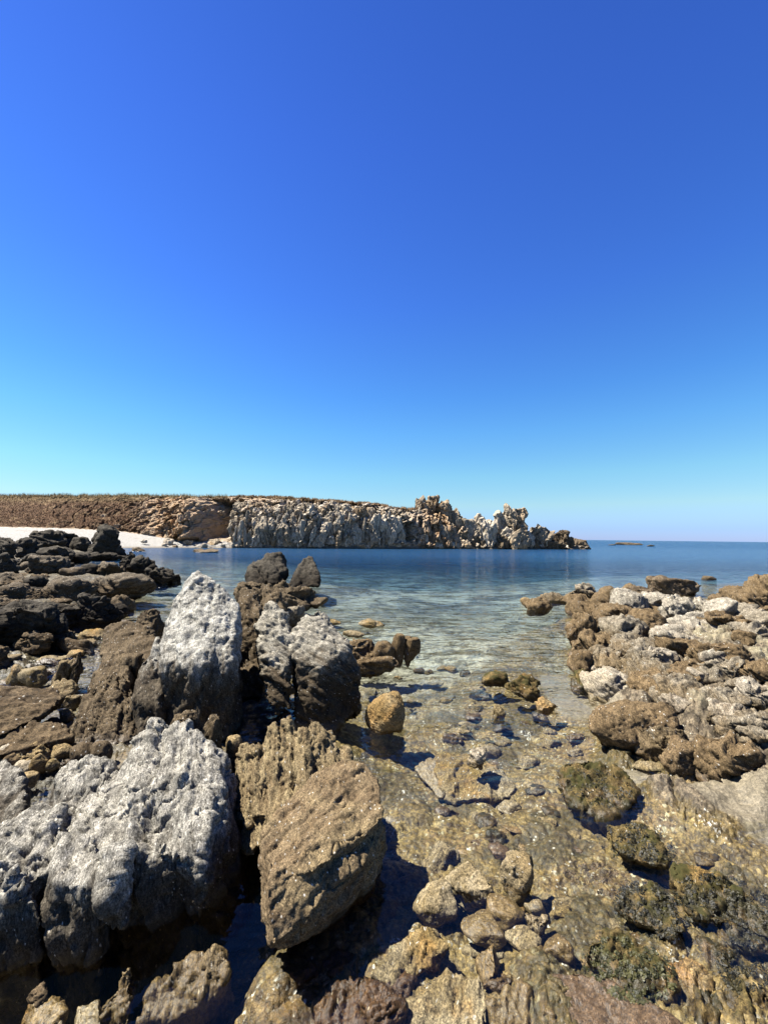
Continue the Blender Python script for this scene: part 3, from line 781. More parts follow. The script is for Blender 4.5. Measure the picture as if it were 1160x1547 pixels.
def headland_mat():
    m = bpy.data.materials.new('headland_ground'); g = N(m)
    geo = g.n('ShaderNodeNewGeometry'); pos = geo.outputs['Position']
    at = lambda nm: (lambda nd: (setattr(nd, 'attribute_name', nm), nd.outputs['Fac'])[1])(g.n('ShaderNodeAttribute'))
    scrub, beach, orange = at('scrub'), at('beach'), at('orange')
    sep = g.n('ShaderNodeSeparateXYZ'); g.set(sep.inputs[0], pos)
    sq = stretch(g, pos, VERT, 3.0)
    n1 = g.noise(sq, 0.35, 6, 0.65, 0.3); n2 = g.noise(sq, 1.3, 6, 0.7, 0.4); n3 = g.noise(pos, 4, 4, 0.7)
    rock = g.mix(g.ss(n1, 0.4, 0.6), (0.21, 0.17, 0.12), (0.38, 0.335, 0.265))
    rock = g.mix(g.ss(n2, 0.54, 0.66), rock, (0.0658, 0.0470, 0.0266))
    rock = g.mix(g.math('MULTIPLY', orange, g.ss(n1, 0.3, 0.6)), rock, g.mix(g.ss(n2, 0.4, 0.6), (0.2192, 0.1109, 0.0444), (0.2777, 0.1882, 0.1006)))
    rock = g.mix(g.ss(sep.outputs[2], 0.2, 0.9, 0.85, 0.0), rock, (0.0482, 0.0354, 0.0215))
    sn = g.noise(pos, 0.5, 5, 0.7)
    scr = g.mix(g.ss(n3, 0.4, 0.62), (0.0365, 0.0181, 0.0077), (0.1023, 0.0538, 0.0237))
    scr = g.mix(g.ss(sn, 0.50, 0.64), scr, (0.1462, 0.0941, 0.0474))
    scr = g.mix(g.ss(sep.outputs[2], 8.4, 10.5, 0, 0.8), scr, g.mix(g.ss(n3, 0.4, 0.6), (0.0731, 0.0504, 0.0178), (0.1462, 0.1008, 0.0444)))
    col = g.mix(g.ss(g.math('ADD', scrub, g.math('MULTIPLY', g.math('SUBTRACT', sn, 0.5), 0.7)), 0.35, 0.6), rock, scr)
    bc = g.mix(g.ss(g.noise(pos, 3, 5, 0.8), 0.35, 0.65), (0.165, 0.158, 0.143), (0.27, 0.26, 0.24))
    bc = g.mix(g.ss(g.noise(g.vmul(pos, (0.3, 1, 1)), 0.8, 4, 0.7), 0.6, 0.72), bc, (0.1447, 0.1109, 0.0742))
    bf = g.ss(g.math('ADD', beach, g.math('MULTIPLY', g.math('SUBTRACT', n2, 0.5), 0.7)), 0.4, 0.7)
    bc = g.mix(g.ss(sep.outputs[2], 0.0, 0.35, 0.75, 0), bc, (0.1254, 0.0976, 0.0586))
    col = g.mix(bf, col, bc)
    bs = g.n('ShaderNodeBsdfPrincipled'); g.set(bs.inputs['Base Color'], col)
    bs.inputs['Roughness'].default_value = 0.9; bs.inputs['Specular IOR Level'].default_value = 0.15
    b = g.bump(n2, 0.9, 0.35); b = g.bump(n3, 0.8, 0.12, b)
    g.set(bs.inputs['Normal'], b)
    g.nt.links.new(bs.outputs[0], g.out.inputs[0])
    return m
head_me, HV, HPX = make_headland()
tag(link('headland_terrain', head_me, headland_mat()), kind='structure')

# dry grass along the edge of the plateau, scrub over the slope (nobody could count the blades)
def blades(name, pts, hgt, wid, cols, seed, nper=1):
    rng = np.random.default_rng(seed)
    n = len(pts)
    ang = rng.uniform(0, 2 * np.pi, n); h = hgt * rng.uniform(0.35, 1.25, n); w = wid * rng.uniform(0.6, 1.3, n)
    dx = np.stack([np.cos(ang), np.sin(ang), ang * 0], 1) * w[:, None]
    lean = np.stack([rng.normal(0, .35, n), rng.normal(0, .35, n), np.ones(n)], 1) * h[:, None]
    v = np.stack([pts - dx, pts + dx, pts + lean], 1).reshape(-1, 3)
    f = np.arange(n * 3).reshape(-1, 3)
    me = mesh_np(name, v, f, False)
    m = bpy.data.materials.new(name); g = N(m)
    geo = g.n('ShaderNodeNewGeometry')
    bs = g.n('ShaderNodeBsdfDiffuse')
    g.set(bs.inputs[0], g.mix(g.ss(g.noise(geo.outputs['Position'], 0.9, 4, 0.7), 0.4, 0.62), cols[0], cols[1]))
    g.nt.links.new(bs.outputs[0], g.out.inputs[0])
    return link(name, me, m)
def headland_points(n, px0, px1, r0, r1, seed):
    rng = np.random.default_rng(seed)
    c0, c1 = np.searchsorted(HPX, px0), np.searchsorted(HPX, px1) - 2
    i = rng.uniform(c0, c1, n); j = rng.uniform(r0, r1, n)
    a, b = i.astype(int), j.astype(int); fa, fb = (i - a)[:, None], (j - b)[:, None]
    return (HV[b, a] * (1 - fa) * (1 - fb) + HV[b, a + 1] * fa * (1 - fb) + HV[b + 1, a] * (1 - fa) * fb + HV[b + 1, a + 1] * fa * fb)
tag(blades('dry_grass', headland_points(12000, -250, 345, 110, 126, 5), 0.7, 0.035, ((0.20, 0.15, 0.075), (0.32, 0.26, 0.14)), 6), 'brown dry grass fringing the top of the plateau', 'grass', kind='stuff')
tag(blades('dry_turf', headland_points(9000, 345, 640, 116, 126, 7), 0.35, 0.06, ((0.22, 0.14, 0.075), (0.36, 0.26, 0.15)), 8), 'short reddish turf along the crest of the cliff', 'grass', kind='stuff')
tag(blades('heath_scrub', headland_points(20000, -250, 225, 28, 112, 9), 0.26, 0.06, ((0.09, 0.048, 0.024), (0.20, 0.125, 0.07)), 10), 'low reddish brown heath scrub on the slope behind the beach', 'scrub', kind='stuff')
# ================================================================== THE LARGE ROCKS BY THE CAMERA
def Q(*pts): return [P(*p) for p in pts]

# front white rock: broad ridged dome, its near face falling steeply into shade
hero('rock', 'huge whitish furrowed boulder with a rounded crest and a dark undercut face, nearest of all', [
    Q((240,1086,3.15),(205,1110,3.1),(285,1100,3.15),(165,1190,2.8),(180,1290,2.3),(240,1300,2.25),(310,1270,2.32),(330,1180,2.8),(318,1120,3.1),
      (190,1330,2.24),(300,1325,2.22),(190,1700,2.42),(310,1700,2.42),(350,1290,2.6),(372,1500,2.6),(355,1200,3.0),(300,1250,3.6),(180,1250,3.6)),
    Q((148,1148,3.0),(105,1160,3.0),(185,1170,3.0),(85,1240,2.6),(70,1310,2.24),(150,1310,2.2),(195,1250,2.45),(75,1700,2.3),(180,1700,2.3),(90,1260,3.2),(180,1240,3.3)),
    Q((60,1225,2.55),(95,1215,2.6),(-10,1270,2.38),(-60,1320,2.2),(40,1335,2.1),(100,1300,2.2),(-90,1700,2.2),(90,1700,2.2),(-60,1290,2.9),(90,1260,2.9)),
    Q((95,1262,2.35),(150,1255,2.35),(80,1330,2.08),(150,1345,2.06),(85,1420,2.06),(150,1420,2.05),(110,1300,2.5),(85,1600,2.2),(150,1600,2.2)),
    Q((160,1300,2.16),(185,1290,2.2),(155,1400,2.05),(190,1400,2.05),(170,1330,2.3),(165,1350,2.04)),
    Q((-40,1310,2.1),(40,1320,2.06),(-40,1400,1.98),(60,1390,2.0),(-40,1330,2.4),(60,1345,2.3),(-40,1600,2.1),(60,1600,2.1)),
    Q((232,1150,2.98),(262,1150,2.98),(225,1230,2.55),(275,1240,2.5),(235,1290,2.24),(280,1300,2.22),(250,1250,2.9)),
    ], 'white', 0.0115, 'the huge whitish boulder', size=0.7, seed=3, bed=(0.88,0.30,0.36), big=0.07, mid=0.010, fine=0.016, strata=0.12, crack=0.06, block=0.035, pit=0.004, lay=4.2, smooth=3)

# tall white pinnacle
hero('rock', 'tallest whitewashed pinnacle with a blunt rounded top, bright above and black at its foot', [
    Q((300,862,5.35),(280,876,5.3),(326,876,5.3),(266,900,5.15),(252,950,4.8),(245,1000,4.4),(300,1010,4.25),(345,995,4.35),(360,915,5.15),(364,950,4.95),(250,930,5.0),(244,965,4.75),
      (240,1110,4.35),(300,1125,4.2),(345,1120,4.3),(364,1000,4.8),(368,1110,4.9),(250,1000,5.4),(240,1110,5.5),(345,1100,5.6),(340,920,5.6),(280,890,5.6)),
    Q((272,905,5.0),(300,890,5.1),(325,910,5.0),(265,980,4.4),(300,960,4.5),(320,1000,4.25),(280,1010,4.2),(300,1100,4.15)),
    Q((330,886,5.3),(349,897,5.3),(360,950,5.1),(345,1000,4.7),(368,1100,4.8),(350,1100,5.6),(310,950,5.2)),
    ], 'whiter', 0.018, 'the tall white pinnacle', size=0.8, seed=7, big=0.08, mid=0.014, fine=0.016, strata=0.06, crack=0.04, block=0.025, pit=0.02, bed=(0.80,0.5,-0.3), lay=4, smooth=5)
hero('rock', 'sloping grey shoulder rock leaning against the left flank of the whitewashed pinnacle', [
    Q((238,960,4.85),(250,1000,4.6),(207,1030,4.5),(200,1060,4.35),(240,1070,4.25),(252,1120,4.25),(196,1130,4.2),(250,1100,4.9),(205,1100,4.9)),
    Q((225,985,4.8),(212,1000,4.8),(205,1040,4.6),(235,1010,4.6),(240,1100,4.7),(205,1090,4.5)),
    ], 'whiter', 0.02, size=0.5, seed=9, big=0.06, mid=0.03, fine=0.02, strata=0.07, crack=0.05, block=0.04)
# split rock to its right
hero('rock', 'pale grey crusted boulder with a black right flank, dropping into the cove beside the pinnacle', [
    Q((480,917,5.5),(455,932,5.4),(500,935,5.5),(438,965,5.05),(445,1005,4.65),(490,1005,4.58),(515,985,4.85),(527,960,5.2),(543,1025,4.9),
      (445,1110,4.5),(505,1112,4.55),(545,1060,4.8),(540,1080,5.3),(450,1060,5.6),(500,960,5.6)),
    ], 'split', 0.019, 'the black-flanked split boulder', size=0.75, seed=12, bed=(0.45,0.6,0.66), big=0.06, mid=0.025, fine=0.018, strata=0.07, crack=0.05, block=0.04, pit=0.015)
hero('rock', 'narrow brownish knobbly rib standing between the white pinnacle and the pale crusted boulder', [
    Q((412,905,5.5),(395,925,5.4),(432,925,5.45),(385,945,5.2),(405,1000,4.7),(430,1010,4.6),(446,975,4.9),(400,1060,4.5),(440,1070,4.5),(395,1000,5.4),(440,960,5.6)),
    Q((400,935,5.2),(425,940,5.15),(408,1030,4.55),(438,1035,4.5),(395,970,5.0),(420,1080,4.5)),
    ], 'split', 0.019, size=0.5, seed=13, bed=(0.4,0.5,0.76), big=0.07, mid=0.04, fine=0.02, strata=0.12, crack=0.04, block=0.06)
hero('rock', 'dark brown column rising behind the pinnacle, right of its blunt top', [
    Q((362,885,6.4),(390,888,6.4),(352,925,6.0),(395,935,5.9),(360,1060,5.4),(400,1060,5.4),(360,960,6.6),(400,960,6.6)),
    Q((395,880,6.9),(420,890,6.9),(430,930,6.3),(395,930,6.3),(435,1000,6.0),(385,1000,6.0),(420,960,7.0)),
    ], 'brown', 0.024, size=0.5, seed=14, big=0.08, mid=0.06, strata=0.12, crack=0.05, block=0.07)

# leaning speckled slab in the middle
hero('rock', 'big leaning speckled brown slab with a smooth sunlit face and striped lower edge', [
    Q((548,1150,2.95),(522,1152,3.0),(572,1175,2.85),(580,1236,2.52),(562,1262,2.42),(470,1320,2.12),(405,1335,2.02),(398,1262,2.35),(425,1215,2.65),(470,1172,2.9),
      (555,1255,2.8),(470,1310,2.4),(410,1345,2.15),(550,1230,3.1),(440,1300,3.0)),
    Q((578,1242,2.6),(560,1292,2.38),(520,1338,2.2),(480,1380,2.05),(412,1432,1.86),(402,1342,2.0),(400,1290,2.3),(560,1200,2.85),
      (425,1405,2.4),(578,1305,2.66),(560,1345,2.52),(500,1400,2.3),(410,1420,2.05),(550,1280,2.95),(450,1250,3.0)),
    Q((430,1260,2.6),(520,1220,2.9),(430,1420,2.45),(500,1370,2.8),(470,1200,3.1),(440,1440,2.6),(520,1370,3.0)),
    ], 'slab', 0.011, 'the leaning speckled slab', size=0.5, seed=15, bed=(0.42,-0.42,0.8), big=0.04, mid=0.015, fine=0.014, strata=0.10, crack=0.05, block=0.03, lay=7, smooth=3)
# ribbed rock behind the slab: upright columns
ribs = [(372,1118,12,1240,3.25),(392,1120,10,1235,3.2),(412,1092,14,1225,3.3),(436,1082,15,1215,3.35),(458,1098,12,1205,3.3),(478,1088,14,1200,3.4),(500,1105,14,1190,3.4),(518,1120,13,1185,3.4)]
hulls = []
for i, (x, yt, w, yb, Y) in enumerate(ribs):
    hulls.append(Q((x-w*.6,yt+6,Y),(x,yt,Y+.05),(x+w*.6,yt+9,Y),(x-w,yt+40,Y-.1),(x+w,yt+42,Y-.1),(x-w*.9,yb,Y-.5),(x+w*.9,yb,Y-.5),(x-w,yb+20,Y-.2),(x+w,yb+20,Y-.2),(x-w,yt+60,Y+.35),(x+w,yt+60,Y+.35)))
hulls.append(Q((365,1190,3.1),(400,1180,3.0),(430,1250,2.55),(375,1290,2.6),(530,1170,3.1),(470,1200,2.9),(370,1230,3.5),(530,1200,3.6)))
hero('rock', 'tan ribbed outcrop of upright columns behind the leaning speckled slab', hulls, 'rib', 0.0135, 'the ribbed tan outcrop', size=0.4, seed=16,
     bed=(0.95,0.12,0.2), big=0.05, mid=0.05, fine=0.018, strata=0.10, crack=0.07, block=0.05, lay=8, smooth=2)
# sunlit slab at the foot of the front rock
hero('rock', 'slanting sunlit slab rising from the deep shade below the huge whitish boulder', [
    Q((340,1436,2.05),(345,1470,1.98),(290,1442,2.05),(285,1450,2.05),(225,1500,1.93),(218,1545,1.85),(265,1540,1.86),(330,1500,1.93),(240,1570,1.9),(340,1540,2.1),(300,1480,2.3)),
    ], 'rib', 0.010, 'the slanting slab in the shade', size=0.3, seed=17, bed=(0.75,-0.3,0.55), big=0.08, mid=0.05, strata=0.14, crack=0.05, block=0.07, smooth=2)
hero('rock', 'upright tan shard wedged under the huge whitish boulder', [
    Q((196,1455,1.95),(180,1500,1.9),(200,1500,1.9),(150,1530,1.85),(195,1560,1.8),(140,1580,1.8),(170,1540,2.1),(200,1540,2.1)),
    ], 'rib', 0.008, size=0.2, seed=18, big=0.09, mid=0.05, strata=0.14, crack=0.05, block=0.09, smooth=2)
hero('rock', 'white crumbly stone beside the tan shard below the huge whitish boulder', [
    Q((118,1520,1.88),(150,1510,1.88),(110,1560,1.8),(160,1575,1.78),(130,1530,2.05),(150,1540,2.05)),
    ], 'cream', 0.008, size=0.17, seed=19, smooth=2)
hero('rock', 'pinkish tan block below the huge whitish boulder, bottom corner', [
    Q((50,1515,1.9),(88,1512,1.9),(98,1530,1.86),(30,1560,1.8),(90,1580,1.78),(45,1525,2.1),(90,1530,2.1)),
    ], 'gold', 0.009, size=0.22, seed=20, block=0.08, smooth=2)
rock(64,92,1494,1518,'ledge','small dark stone perched above the pinkish tan block',shape='craggy',zb=0.12)

# ribbed block left of the pinnacle
hulls = [Q((168,1020,4.75),(128,1050,4.6),(100,1110,4.1),(102,1150,3.95),(135,1150,3.95),(150,1060,4.5),(120,1120,4.6),(160,1100,4.7)),
         Q((175,1012,4.8),(150,1030,4.75),(135,1150,3.95),(170,1150,3.95),(180,1100,4.2),(182,1060,4.5),(150,1100,4.8),(180,1090,4.9)),
         Q((185,1018,4.8),(176,1040,4.7),(172,1150,3.95),(188,1145,4.0),(196,1090,4.3),(195,1040,4.7),(190,1090,4.9)),
         Q((198,1035,4.6),(190,1080,4.3),(190,1150,4.0),(204,1150,4.0),(208,1080,4.4),(200,1100,4.8))]
hero('rock', 'tall brown block split by upright cracks, left of the white pinnacle', hulls, 'brown', 0.016, 'the cracked brown block', size=0.5, seed=21, bed=(0.93,0.3,0.1), big=0.05, mid=0.05, fine=0.02, strata=0.10, crack=0.08, block=0.06, lay=6, smooth=2)
hero('rock', 'rounded brown hump with slanting ribs behind the cracked brown block', [
    Q((178,982,5.6),(160,990,5.6),(192,992,5.5),(140,1020,5.2),(150,1050,4.9),(198,1030,5.0),(185,1060,4.9),(135,1050,5.3),(190,1010,6.0)),
    ], 'brown', 0.02, size=0.45, seed=22, bed=(0.7,-0.2,0.6), big=0.08, mid=0.05, strata=0.10, crack=0.06, block=0.06)
hero('rock', 'broad brown boulder with a flat dark top and tan front, left of the pinnacle', [
    Q((168,944,6.9),(185,940,7.0),(225,950,6.9),(243,975,6.5),(235,1000,6.1),(160,1005,6.0),(150,985,6.3),(158,960,6.7),(170,1010,6.3),(230,960,7.6),(170,950,7.5)),
    ], 'brown', 0.026, 'the broad brown boulder', size=0.6, seed=23, bed=(0.3,-0.5,0.8), big=0.07, mid=0.05, strata=0.06, crack=0.05, block=0.06)
# flat slabs at the left edge by the tide pool
hero('rock', 'broad flat grey slab pointing to the right across the tide pool', [
    Q((-60,1030,4.6),(15,1040,4.75),(40,1040,4.8),(85,1042,4.75),(100,1052,4.6),(78,1072,4.35),(35,1095,4.05),(0,1112,3.9),(-60,1120,3.8),(-50,1130,4.1),(60,1095,4.4),(95,1062,4.8)),
    ], 'ledge', 0.018, 'the flat grey slab by the tide pool', size=0.4, seed=24, bed=(0.3,-0.5,0.8), big=0.05, mid=0.04, strata=0.12, crack=0.04, block=0.04)
hero('rock', 'long low rounded rock with a dark near side, in front of the flat grey slab', [
    Q((-40,1108,4.05),(20,1098,4.1),(60,1090,4.15),(100,1095,4.1),(110,1112,3.95),(60,1125,3.8),(0,1140,3.65),(-40,1150,3.6),(110,1135,4.0),(0,1150,3.8)),
    ], 'ledge', 0.016, size=0.32, seed=25, big=0.07, mid=0.05, strata=0.08, crack=0.04, block=0.05)
hero('rock', 'white smoothly rounded boulder cut by fine cracks, at the edge beside the cream stones', [
    Q((-60,1140,3.2),(5,1147,3.2),(30,1165,3.1),(42,1195,2.95),(35,1240,2.7),(10,1275,2.55),(-60,1290,2.5),(40,1230,3.3),(-60,1250,3.5)),
    ], 'white', 0.0125, size=0.42, seed=26, big=0.07, mid=0.04, strata=0.07, crack=0.05, block=0.03, smooth=4)

# ================================================================== LEFT SHORE: spires and dark rocks
hero('rock', 'black two-lobed sea stack standing in the cove, knobbly top', [
    Q((405,835,18.50),(425,834,18.77),(434,850,18.63),(430,880,17.14),(405,884,16.86),(392,860,17.54),(398,842,18.22),(430,870,19.58),(400,870,19.58)),
    Q((382,847,18.50),(398,848,18.50),(370,870,17.41),(368,884,16.86),(400,886,16.86),(380,870,19.31),(400,870,19.31)),
    ], 'dark', 0.06, 'the two-lobed black stack', size=1.3, seed=30, bed=(0.5,-0.3,0.7), big=0.08, mid=0.05, strata=0.06, crack=0.05, block=0.08)
hero('rock', 'black pointed sea stack shaped like a tooth, right of the two-lobed stack', [
    Q((465,838,18.50),(472,840,18.50),(480,862,17.68),(483,887,16.86),(438,887,16.86),(440,876,17.27),(452,855,17.95),(475,880,19.04),(445,880,19.04)),
    ], 'dark', 0.055, 'the tooth-shaped black stack', size=1.1, seed=31, bed=(0.8,-0.2,0.5), big=0.06, mid=0.05, strata=0.07, crack=0.05, block=0.05)
R_ = rock
R_(362,418,878,912,'brown','low brown ledge at the foot of the two-lobed black stack',shape='craggy',k=0.7)
R_(410,484,888,918,'brown','low brown rock shelf between the tooth-shaped stack and the pale crusted boulder',shape='layer',k=0.7)
R_(425,452,880,908,'brown','small brown knob in the gap between the two black stacks',shape='craggy')
R_(478,506,902,918,'brown','small flat stone awash right of the brown shelf',shape='round',hmin=.2)
R_(418,448,905,960,'brown','tapering brown tongue of rock behind the pale crusted boulder',shape='layer',k=1.2)
R_(440,470,915,955,'tan','short tan rock tucked behind the crest of the pale crusted boulder',shape='layer')
R_(505,526,936,944,'under','little brown stone just breaking the surface behind the pale crusted boulder',shape='round',hmin=.2)
R_(552,592,937,950,'under','low brown islet awash in the open cove',shape='rough',hmin=.2)
R_(528,562,952,963,'under','dark stone under the surface in front of the low islet',shape='round',hmin=.15)
R_(745,772,1,2,'under','x',zb=-3) if False else None
# rocks on the right of the black-flanked boulder
R_(528,580,966,1003,'bould','tan rock with a wavy ridge just right of the black-flanked boulder',shape='craggy',short='the tan rock right of the black flank')
R_(576,607,970,1005,'bould','egg-shaped brown stone standing in the cove, first of a row of three',shape='round',k=.8,hmin=.6)
R_(604,624,956,1000,'bould','narrow pointed brown stone in the middle of the row of three',shape='round',k=.9,hmin=1.0)
R_(618,646,963,1002,'bould','stout brown stone at the right end of the row of three',shape='rough',k=.8,hmin=.7)
R_(538,614,996,1022,'bould','long low brown slab lying in front of the row of three standing stones',shape='layer',hmin=.2,k=.35,yaw=0)
R_(566,624,1049,1110,'gold','single round yellow-tan boulder with a dark wet right side, standing in clear water',shape='round',k=.95,short='the round yellow boulder',planes=16,sharp=6,hmin=.72,yaw=0,lvl=6)

# submerged slab
hero('rock', 'large yellowish slab with an overhanging pale front edge, half sunk in clear water', [
    Q((660,1140,4.3),(700,1142,4.3),(735,1150,4.2),(765,1170,4.0),(780,1190,3.85),(770,1202,3.75),(690,1210,3.7),(670,1195,3.8),(655,1160,4.1),
      (690,1222,3.75),(770,1215,3.85),(660,1180,4.2),(770,1190,4.2)),
    ], 'under', 0.013, 'the sunken yellowish slab', size=0.5, seed=40, bed=(0.1,-0.3,0.95), big=0.05, mid=0.05, strata=0.06, crack=0.04, block=0.06, smooth=3)
hero('rock', 'pale tan plate of rock under water, left of the yellowish slab', [
    Q((648,1142,4.35),(662,1150,4.2),(672,1200,3.78),(664,1206,3.76),(630,1168,4.1),(626,1160,4.2),(672,1210,3.8),(640,1180,4.3)),
    ], 'cream', 0.013, size=0.3, seed=41, big=0.05, mid=0.04, strata=0.05, smooth=2)
R_(718,748,1136,1158,'cream','angular white stone lying on the far corner of the sunken yellowish slab',shape='craggy',zb=-.02,hmin=.35)
R_(736,778,1014,1036,'algae','small brown weedy rock poking out of the cove, farthest of three in a line',shape='rough',zb=-.03,hmin=.2,short='the small weedy rock')
R_(776,828,1026,1056,'algae','weed-fringed rock with a yellow crown in the middle of a line of three',shape='craggy',zb=-.03,hmin=.3)
R_(822,856,1056,1079,'gold','small humped yellow stone at the edge of the pale sand',shape='craggy',zb=-.03,hmin=.4)
R_(752,775,1066,1092,'under','pale knob of rock with a narrow shadow in the shallow water',shape='rough',zb=-.1,hmin=.3)
hero('rock', 'weed-blackened amber rock ledge awash below the right outcrop', [
    Q((850,1150,3.75),(885,1146,3.8),(930,1158,3.7),(962,1195,3.4),(940,1225,3.2),(915,1240,3.15),(870,1222,3.25),(845,1190,3.5),(920,1260,3.3),(860,1235,3.5),(950,1200,3.7)),
    ], 'algae', 0.014, 'the amber weedy ledge', size=0.4, seed=42, bed='right', big=0.10, mid=0.09, fine=0.03, strata=0.1, crack=0.06, block=0.12, smooth=2)
# left platform ------------------------------------------------------------
G1 = 'dark rocks of the left shore'
def L(x0,x1,yt,yb,label,mat='dark',shape='craggy',short=None,**kw):
    kw.setdefault('bed','left'); kw.setdefault('k',0.8)
    if yb > 845 and x1 - x0 > 35 and 'Y' not in kw: yt += (yb - yt) * .10
    return rock(x0,x1,yt,yb,mat,label,short=short,shape=shape,group=G1,**kw)
L(143,193,801,844,'black jagged crag at the water\'s edge in front of the white beach',short='the black jagged crag',hmin=.6,lvl=5,zb=0)
L(150,180,803,825,'rounded black knob on the top of the jagged crag',mat='dark',zb=1.0,Y=38)
L(118,150,812,838,'dark hump beside the jagged crag, with a sloping striped side',zb=.1,shape='layer')
L(88,128,806,836,'dark peaked rock second from the jagged crag along the beach',zb=.2,lvl=5)
L(58,104,803,836,'dark rock with a pale slanting top, before the beach',zb=.3,lvl=5,short='the pale-topped beach rock')
L(30,70,812,846,'dark blocky rock in the row before the beach, above the square black boulder',zb=.3,lvl=5)
L(0,34,814,850,'dark rock in the row before the beach at the very edge',zb=.35,lvl=5)
L(76,116,822,850,'dark split rock in the second row before the beach',zb=.2)
L(110,146,834,850,'low dark rock by the pool in front of the jagged crag',zb=.1,hmin=.25)
L(140,196,836,848,'long low black shelf at the foot of the jagged crag',zb=0,hmin=.15)
L(40,82,836,858,'grey-topped dark rock behind the square black boulder',zb=.3,shape='layer')
L(-8,34,834,876,'square black boulder with a light top, at the edge of the shore platform',zb=.25,hmin=.7,short='the square black boulder',lvl=5)
L(62,112,840,870,'brownish boulder with a split face in the middle of the shore platform',mat='ledge',zb=.15,lvl=5)
L(38,64,848,862,'small pale-topped rock right of the square black boulder',mat='ledge',shape='round',zb=.25)
L(100,122,850,864,'small dark pointed rock at the back of the shore pool',zb=0)
L(133,156,852,873,'small cubic black rock at the pool edge',zb=0,hmin=.7,shape='round')
L(152,190,847,872,'rounded grey-brown rock with a cleft at the pool edge',mat='ledge',zb=0)
L(104,138,857,876,'low rounded rock left of the cubic black rock',mat='ledge',zb=.05,shape='round')
L(196,220,836,868,'jagged dark rock with a flat cap standing in the inlet',zb=-.05,hmin=.9,lvl=5,short='the flat-capped inlet rock')
L(212,242,844,870,'ribbed dark rock at the foot of the flat-capped inlet rock',zb=-.05)
L(185,202,856,870,'small pale stone in the inlet left of the flat-capped rock',mat='ledge',zb=-.02)
L(233,280,858,886,'dark pyramid rock in the inlet, nearest the white pinnacle',zb=-.05,lvl=5,short='the dark pyramid rock')
L(262,284,868,884,'low dark stone trailing off the pyramid rock',zb=-.05)
L(243,280,828,833,'flat pale reef awash off the beach',mat='reef',zb=-.05,hmin=.1,k=.6) if False else None
L(300,345,831,836,'pale flat rock awash off the cliff foot',mat='reef',zb=-.05,hmin=.1,k=.5,lvl=3)
L(208,232,828,834,'small flat reef awash off the beach',mat='reef',zb=-.05,hmin=.12,k=.5,lvl=3)
L(140,240,868,908,'long low brown ledge sloping into the inlet',mat='ledge',shape='layer',zb=-.05,hmin=.18,k=.6,short='the long brown ledge',yaw=0)
L(60,150,870,912,'grey streaked slab rising to the left of the long brown ledge',mat='ledge',shape='layer',zb=.05,hmin=.2,k=.6,short='the grey streaked slab')
L(52,78,876,890,'small black block with a square shadowed face',zb=.25,hmin=.6,k=.6)
L(-20,70,866,892,'low grey slab at the edge behind the wide black ledge',mat='ledge',shape='layer',zb=.2,hmin=.15,k=.5)
L(-30,80,886,912,'long grey-brown sheet of rock crossing behind the wide black ledge',mat='ledge',shape='layer',zb=.15,hmin=.12,k=.4)
L(-10,48,897,934,'pale-topped humped rock at the edge, on the wide black ledge',mat='ledge',zb=.2,hmin=.4,shape='rough')
L(20,112,908,990,'wide black ledge with a white-streaked brow over deep shade',mat='dark',zb=-.05,k=.55,lvl=6,short='the wide black ledge',yaw=0)
L(-40,48,922,992,'black buttress at the edge, left end of the white-browed ledge',zb=-.05,k=.6,lvl=6,yaw=0)
L(92,148,912,960,'grey hump at the right end of the white-browed ledge',mat='dark',zb=-.03,k=.7)
L(132,192,892,960,'dark boulder with one white stripe',mat='dark',zb=-.05,k=.75,hmin=.8,short='the white-striped dark boulder',shape='rough',lvl=6,yaw=0)
L(172,208,898,928,'dark brown knob behind the white-striped boulder, by the inlet',mat='brown',zb=-.05)
L(176,202,914,936,'black stone at the water behind the white-striped boulder',zb=-.05)
L(34,98,955,990,'long low brown rock on the rim of the tide pool',mat='ledge',zb=0,hmin=.25,k=.35,yaw=-.15)
L(72,128,950,975,'dark arched rock behind the tide pool',mat='ledge',zb=0,hmin=.3,k=.5)
L(90,162,960,990,'smooth brown whaleback rock in the tide pool',mat='ledge',zb=-.03,hmin=.3,k=.4,shape='round',yaw=-.1)
L(-12,26,974,1012,'dark lump at the edge of the tide pool',mat='ledge',zb=0)
L(24,48,1005,1038,'olive half-round stone in the tide pool, left of its twin',mat='under',zb=-.05,hmin=.5,shape='round')
L(42,84,1004,1040,'olive round stone with white spots in the tide pool',mat='under',zb=-.05,hmin=.5,shape='round',short='the round tide-pool stone')
L(72,114,989,1004,'flat amber stone under the surface of the tide pool',mat='under',zb=-.06,hmin=.15,shape='round')
L(112,140,982,996,'flat peach-coloured stone at the back of the tide pool',mat='gold',zb=-.03,hmin=.15,shape='round')
L(125,168,952,970,'amber plate of rock under water below the white-striped boulder',mat='under',zb=-.05,hmin=.12,shape='layer')
L(98,126,994,1040,'tan splintered rock leaning over the tide pool',mat='rib',zb=-.03,bed='vert',tilt=.3)
L(118,138,984,1040,'narrow dark splinter of rock beside the tan splintered one',mat='brown',zb=-.03,bed='vert',tilt=.35,hmin=1.0)
L(90,130,1030,1060,'tumbled low stones at the pool outlet',mat='rib',zb=-.03,hmin=.2)
L(216,256,920,965,'reddish brown boulder with a rounded head leaning on the pinnacle',mat='brown',zb=.35,Y=7.2,hmin=.9,shape='rough',lvl=5,short='the round-headed brown boulder')
L(222,254,948,992,'dark brown rock beneath the round-headed boulder',mat='brown',zb=.0,Y=6.6,hmin=1.0)
L(196,228,992,1030,'crumbly brown rock in the notch left of the pinnacle shoulder',mat='brown',zb=.15,Y=5.3)
L(74,112,1082,1120,'black rounded rock in the shade of the tide pool outlet',mat='dark',zb=-.05,shape='round')
